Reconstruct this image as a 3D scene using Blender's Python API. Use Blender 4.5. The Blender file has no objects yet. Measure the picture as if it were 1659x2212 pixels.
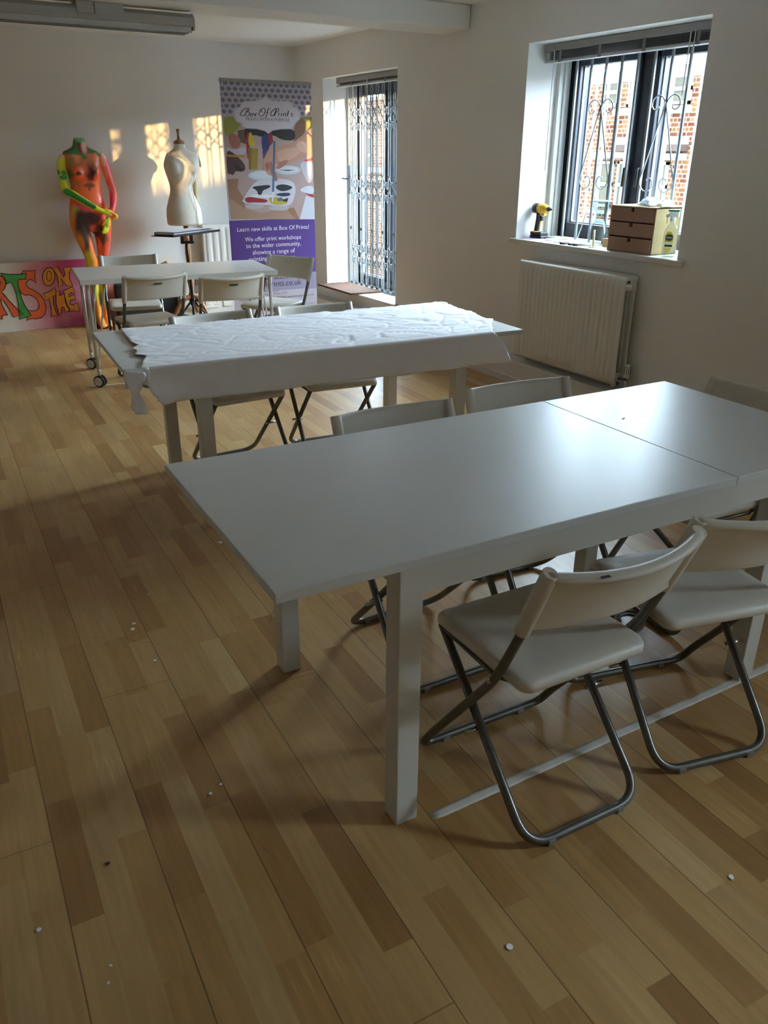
SKY_E, SKY_W, SUN, EXPO = 58.0, 2.2, 6.8, 1.15
FPX = 1737.39
CR = [[0.860543, -0.509353, 0.004933], [-0.203778, -0.353122, -0.913115], [0.46684, 0.78477, -0.407672]]
SCRIPT = [[(2.8051, 1.8408), (2.7832, 1.8228), (2.7764, 1.8051), (2.7916, 1.7968), (2.8127, 1.8019), (2.8279, 1.821), (2.8403, 1.8505)], [(2.7978, 1.8348), (2.8196, 1.8511), (2.8442, 1.8575), (2.8556, 1.8509), (2.8497, 1.8361), (2.8353, 1.8282), (2.8538, 1.8246), (2.8572, 1.8129), (2.8437, 1.7992), (2.8227, 1.7963)], [(2.8855, 1.8195), (2.8727, 1.8163), (2.8663, 1.8044), (2.8728, 1.7975), (2.8843, 1.8019), (2.8899, 1.812), (2.8855, 1.8195)], [(2.8972, 1.818), (2.9061, 1.8141), (2.9101, 1.8007), (2.9192, 1.7998)], [(2.9253, 1.8187), (2.9128, 1.8102), (2.8994, 1.7981)], [(2.9804, 1.8572), (2.9585, 1.8448), (2.9444, 1.821), (2.9474, 1.8016), (2.9662, 1.7979), (2.9884, 1.8132), (3.0004, 1.8371), (2.9979, 1.8547), (2.9841, 1.8602), (2.9695, 1.851), (2.9651, 1.8362), (2.9751, 1.8276)], [(3.0477, 1.8561), (3.0372, 1.8587), (3.0258, 1.8466), (3.0171, 1.8198), (3.0088, 1.7989), (2.9977, 1.7909)], [(3.0068, 1.8255), (3.0318, 1.8273)], [(3.0757, 1.8479), (3.0555, 1.8314), (3.0489, 1.8147), (3.0589, 1.803), (3.0773, 1.8106), (3.0929, 1.8336), (3.1048, 1.8546)], [(3.1085, 1.8577), (3.0961, 1.8277), (3.0824, 1.8006)], [(3.0756, 1.8462), (3.0942, 1.8585), (3.1159, 1.8621), (3.1262, 1.8522), (3.1182, 1.8372), (3.0999, 1.8308)], [(3.124, 1.8236), (3.1185, 1.802)], [(3.1207, 1.8164), (3.1298, 1.8244), (3.1383, 1.8228)], [(3.1514, 1.8243), (3.1454, 1.8051), (3.151, 1.8028)], [(3.1571, 1.8358), (3.1555, 1.8334)], [(3.1703, 1.8248), (3.1626, 1.8019)], [(3.1654, 1.8145), (3.1819, 1.8257), (3.1919, 1.8211), (3.1852, 1.8042), (3.1924, 1.8026)], [(3.2165, 1.8475), (3.2059, 1.8089), (3.2143, 1.8031)], [(3.2009, 1.8267), (3.2229, 1.8291)], [(3.2557, 1.8269), (3.2432, 1.8266), (3.2407, 1.8187), (3.2514, 1.813), (3.2496, 1.8051), (3.2341, 1.8041)]]
LETTERS = {'R': ('ORANGE', [(0.7285, 0.4736), (0.8223, 0.4989), (0.8568, 0.4903), (0.8752, 0.4575), (0.8712, 0.4165), (0.8491, 0.3767), (0.8244, 0.3562), (0.8464, 0.3257), (0.8693, 0.2821), (0.9084, 0.2238), (0.9755, 0.1426), (0.8829, 0.1278), (0.8572, 0.2118), (0.831, 0.2722), (0.8055, 0.3), (0.808, 0.245), (0.8401, 0.148), (0.7913, 0.1491), (0.7917, 0.1163), (0.7172, 0.1426), (0.7269, 0.2645), (0.7434, 0.3907)]), 'Rh': ('WHITE', [(0.8017, 0.4498), (0.8237, 0.4559), (0.8308, 0.4447), (0.8263, 0.426), (0.8069, 0.4115), (0.7892, 0.4128)]), 'T': ('GREEN', [(0.8468, 0.5193), (0.9133, 0.5031), (1.01, 0.4982), (1.0573, 0.5054), (1.0455, 0.4525), (0.9828, 0.4529), (0.9724, 0.435), (0.9748, 0.3611), (0.9833, 0.2828), (0.9982, 0.2229), (1.0358, 0.1274), (0.9304, 0.1037), (0.943, 0.1422), (0.9384, 0.1886), (0.9455, 0.2533), (0.9449, 0.3117), (0.9355, 0.3832), (0.917, 0.4356), (0.8777, 0.4193), (0.8655, 0.4708)]), 'S': ('ORANGE', [(1.0113, 0.5057), (1.0395, 0.5281), (1.0877, 0.5213), (1.1382, 0.5265), (1.1254, 0.4665), (1.1259, 0.4116), (1.0997, 0.4424), (1.0725, 0.4475), (1.0492, 0.4298), (1.0402, 0.4015), (1.0575, 0.3745), (1.1032, 0.3484), (1.1472, 0.3093), (1.1724, 0.2482), (1.1779, 0.1815), (1.1569, 0.13), (1.1202, 0.0998), (1.0747, 0.0939), (1.0378, 0.1006), (0.9885, 0.0885), (1.0032, 0.1203), (1.0358, 0.1274), (1.0139, 0.1854), (1.049, 0.1693), (1.0868, 0.1693), (1.116, 0.1933), (1.1223, 0.2324), (1.1067, 0.2731), (1.0768, 0.3016), (1.0475, 0.3136), (1.0131, 0.313), (0.9883, 0.3311), (0.9748, 0.3611), (0.9724, 0.435), (0.9828, 0.4529), (1.0455, 0.4525), (1.0573, 0.5054)]), 'O': ('AMBER', [(1.2976, 0.4584), (1.2912, 0.4378), (1.2817, 0.4188), (1.2695, 0.4028), (1.2556, 0.3908), (1.2409, 0.3837), (1.2265, 0.3819), (1.2133, 0.3856), (1.2022, 0.3945), (1.194, 0.408), (1.1893, 0.4251), (1.1882, 0.4447), (1.191, 0.4654), (1.1974, 0.4858), (1.2069, 0.5046), (1.2189, 0.5205), (1.2327, 0.5324), (1.2472, 0.5396), (1.2616, 0.5414), (1.2748, 0.5379), (1.2859, 0.5292), (1.2942, 0.5159), (1.2991, 0.4989), (1.3003, 0.4793)]), 'Oh': ('PINK', [(1.2683, 0.4668), (1.2641, 0.4497), (1.2575, 0.4354), (1.2495, 0.4261), (1.2412, 0.4232), (1.2341, 0.4271), (1.2291, 0.4373), (1.227, 0.4522), (1.2282, 0.4694), (1.2324, 0.4865), (1.239, 0.5007), (1.247, 0.51), (1.2552, 0.5129), (1.2624, 0.509), (1.2674, 0.4989), (1.2695, 0.4841)]), 'N': ('AMBER', [(1.2891, 0.5269), (1.3333, 0.5455), (1.376, 0.4468), (1.3899, 0.4753), (1.3859, 0.534), (1.4638, 0.5378), (1.4302, 0.4858), (1.4248, 0.4272), (1.4444, 0.3698), (1.3874, 0.3718), (1.3468, 0.4454), (1.3566, 0.3826), (1.3138, 0.3639), (1.3216, 0.4145), (1.3168, 0.4799)]), 'T2': ('AMBER', [(1.1722, 0.3153), (1.2266, 0.3295), (1.286, 0.3626), (1.2817, 0.2925), (1.2548, 0.2846), (1.2452, 0.2225), (1.2541, 0.155), (1.2689, 0.1033), (1.2098, 0.1065), (1.22, 0.1846), (1.2175, 0.271), (1.1918, 0.2499)]), 'H': ('AMBER', [(1.2835, 0.3253), (1.32, 0.3325), (1.3072, 0.2905), (1.3295, 0.2888), (1.3591, 0.3131), (1.3547, 0.2403), (1.3597, 0.1863), (1.3834, 0.1473), (1.3416, 0.1306), (1.3329, 0.1819), (1.3136, 0.1835), (1.3056, 0.1304), (1.2812, 0.1069), (1.2765, 0.1531), (1.2706, 0.2204), (1.2807, 0.2859)]), 'E': ('AMBER', [(1.3481, 0.3258), (1.441, 0.3601), (1.4516, 0.2982), (1.4171, 0.3088), (1.3948, 0.2905), (1.3881, 0.2677), (1.4466, 0.2866), (1.4519, 0.2326), (1.4208, 0.2451), (1.3957, 0.2303), (1.3918, 0.2038), (1.4125, 0.1887), (1.462, 0.2116), (1.4701, 0.1297), (1.4057, 0.142), (1.3587, 0.1359), (1.3849, 0.1573), (1.3636, 0.2128), (1.3574, 0.2801)]), 'M': ('ORANGE', [(2.2209, 0.4905), (2.3518, 0.5372), (2.3627, 0.5138), (2.4229, 0.5129), (2.4027, 0.4478), (2.3666, 0.4627), (2.3265, 0.3629), (2.2828, 0.3914), (2.3056, 0.4791)])}
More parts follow.
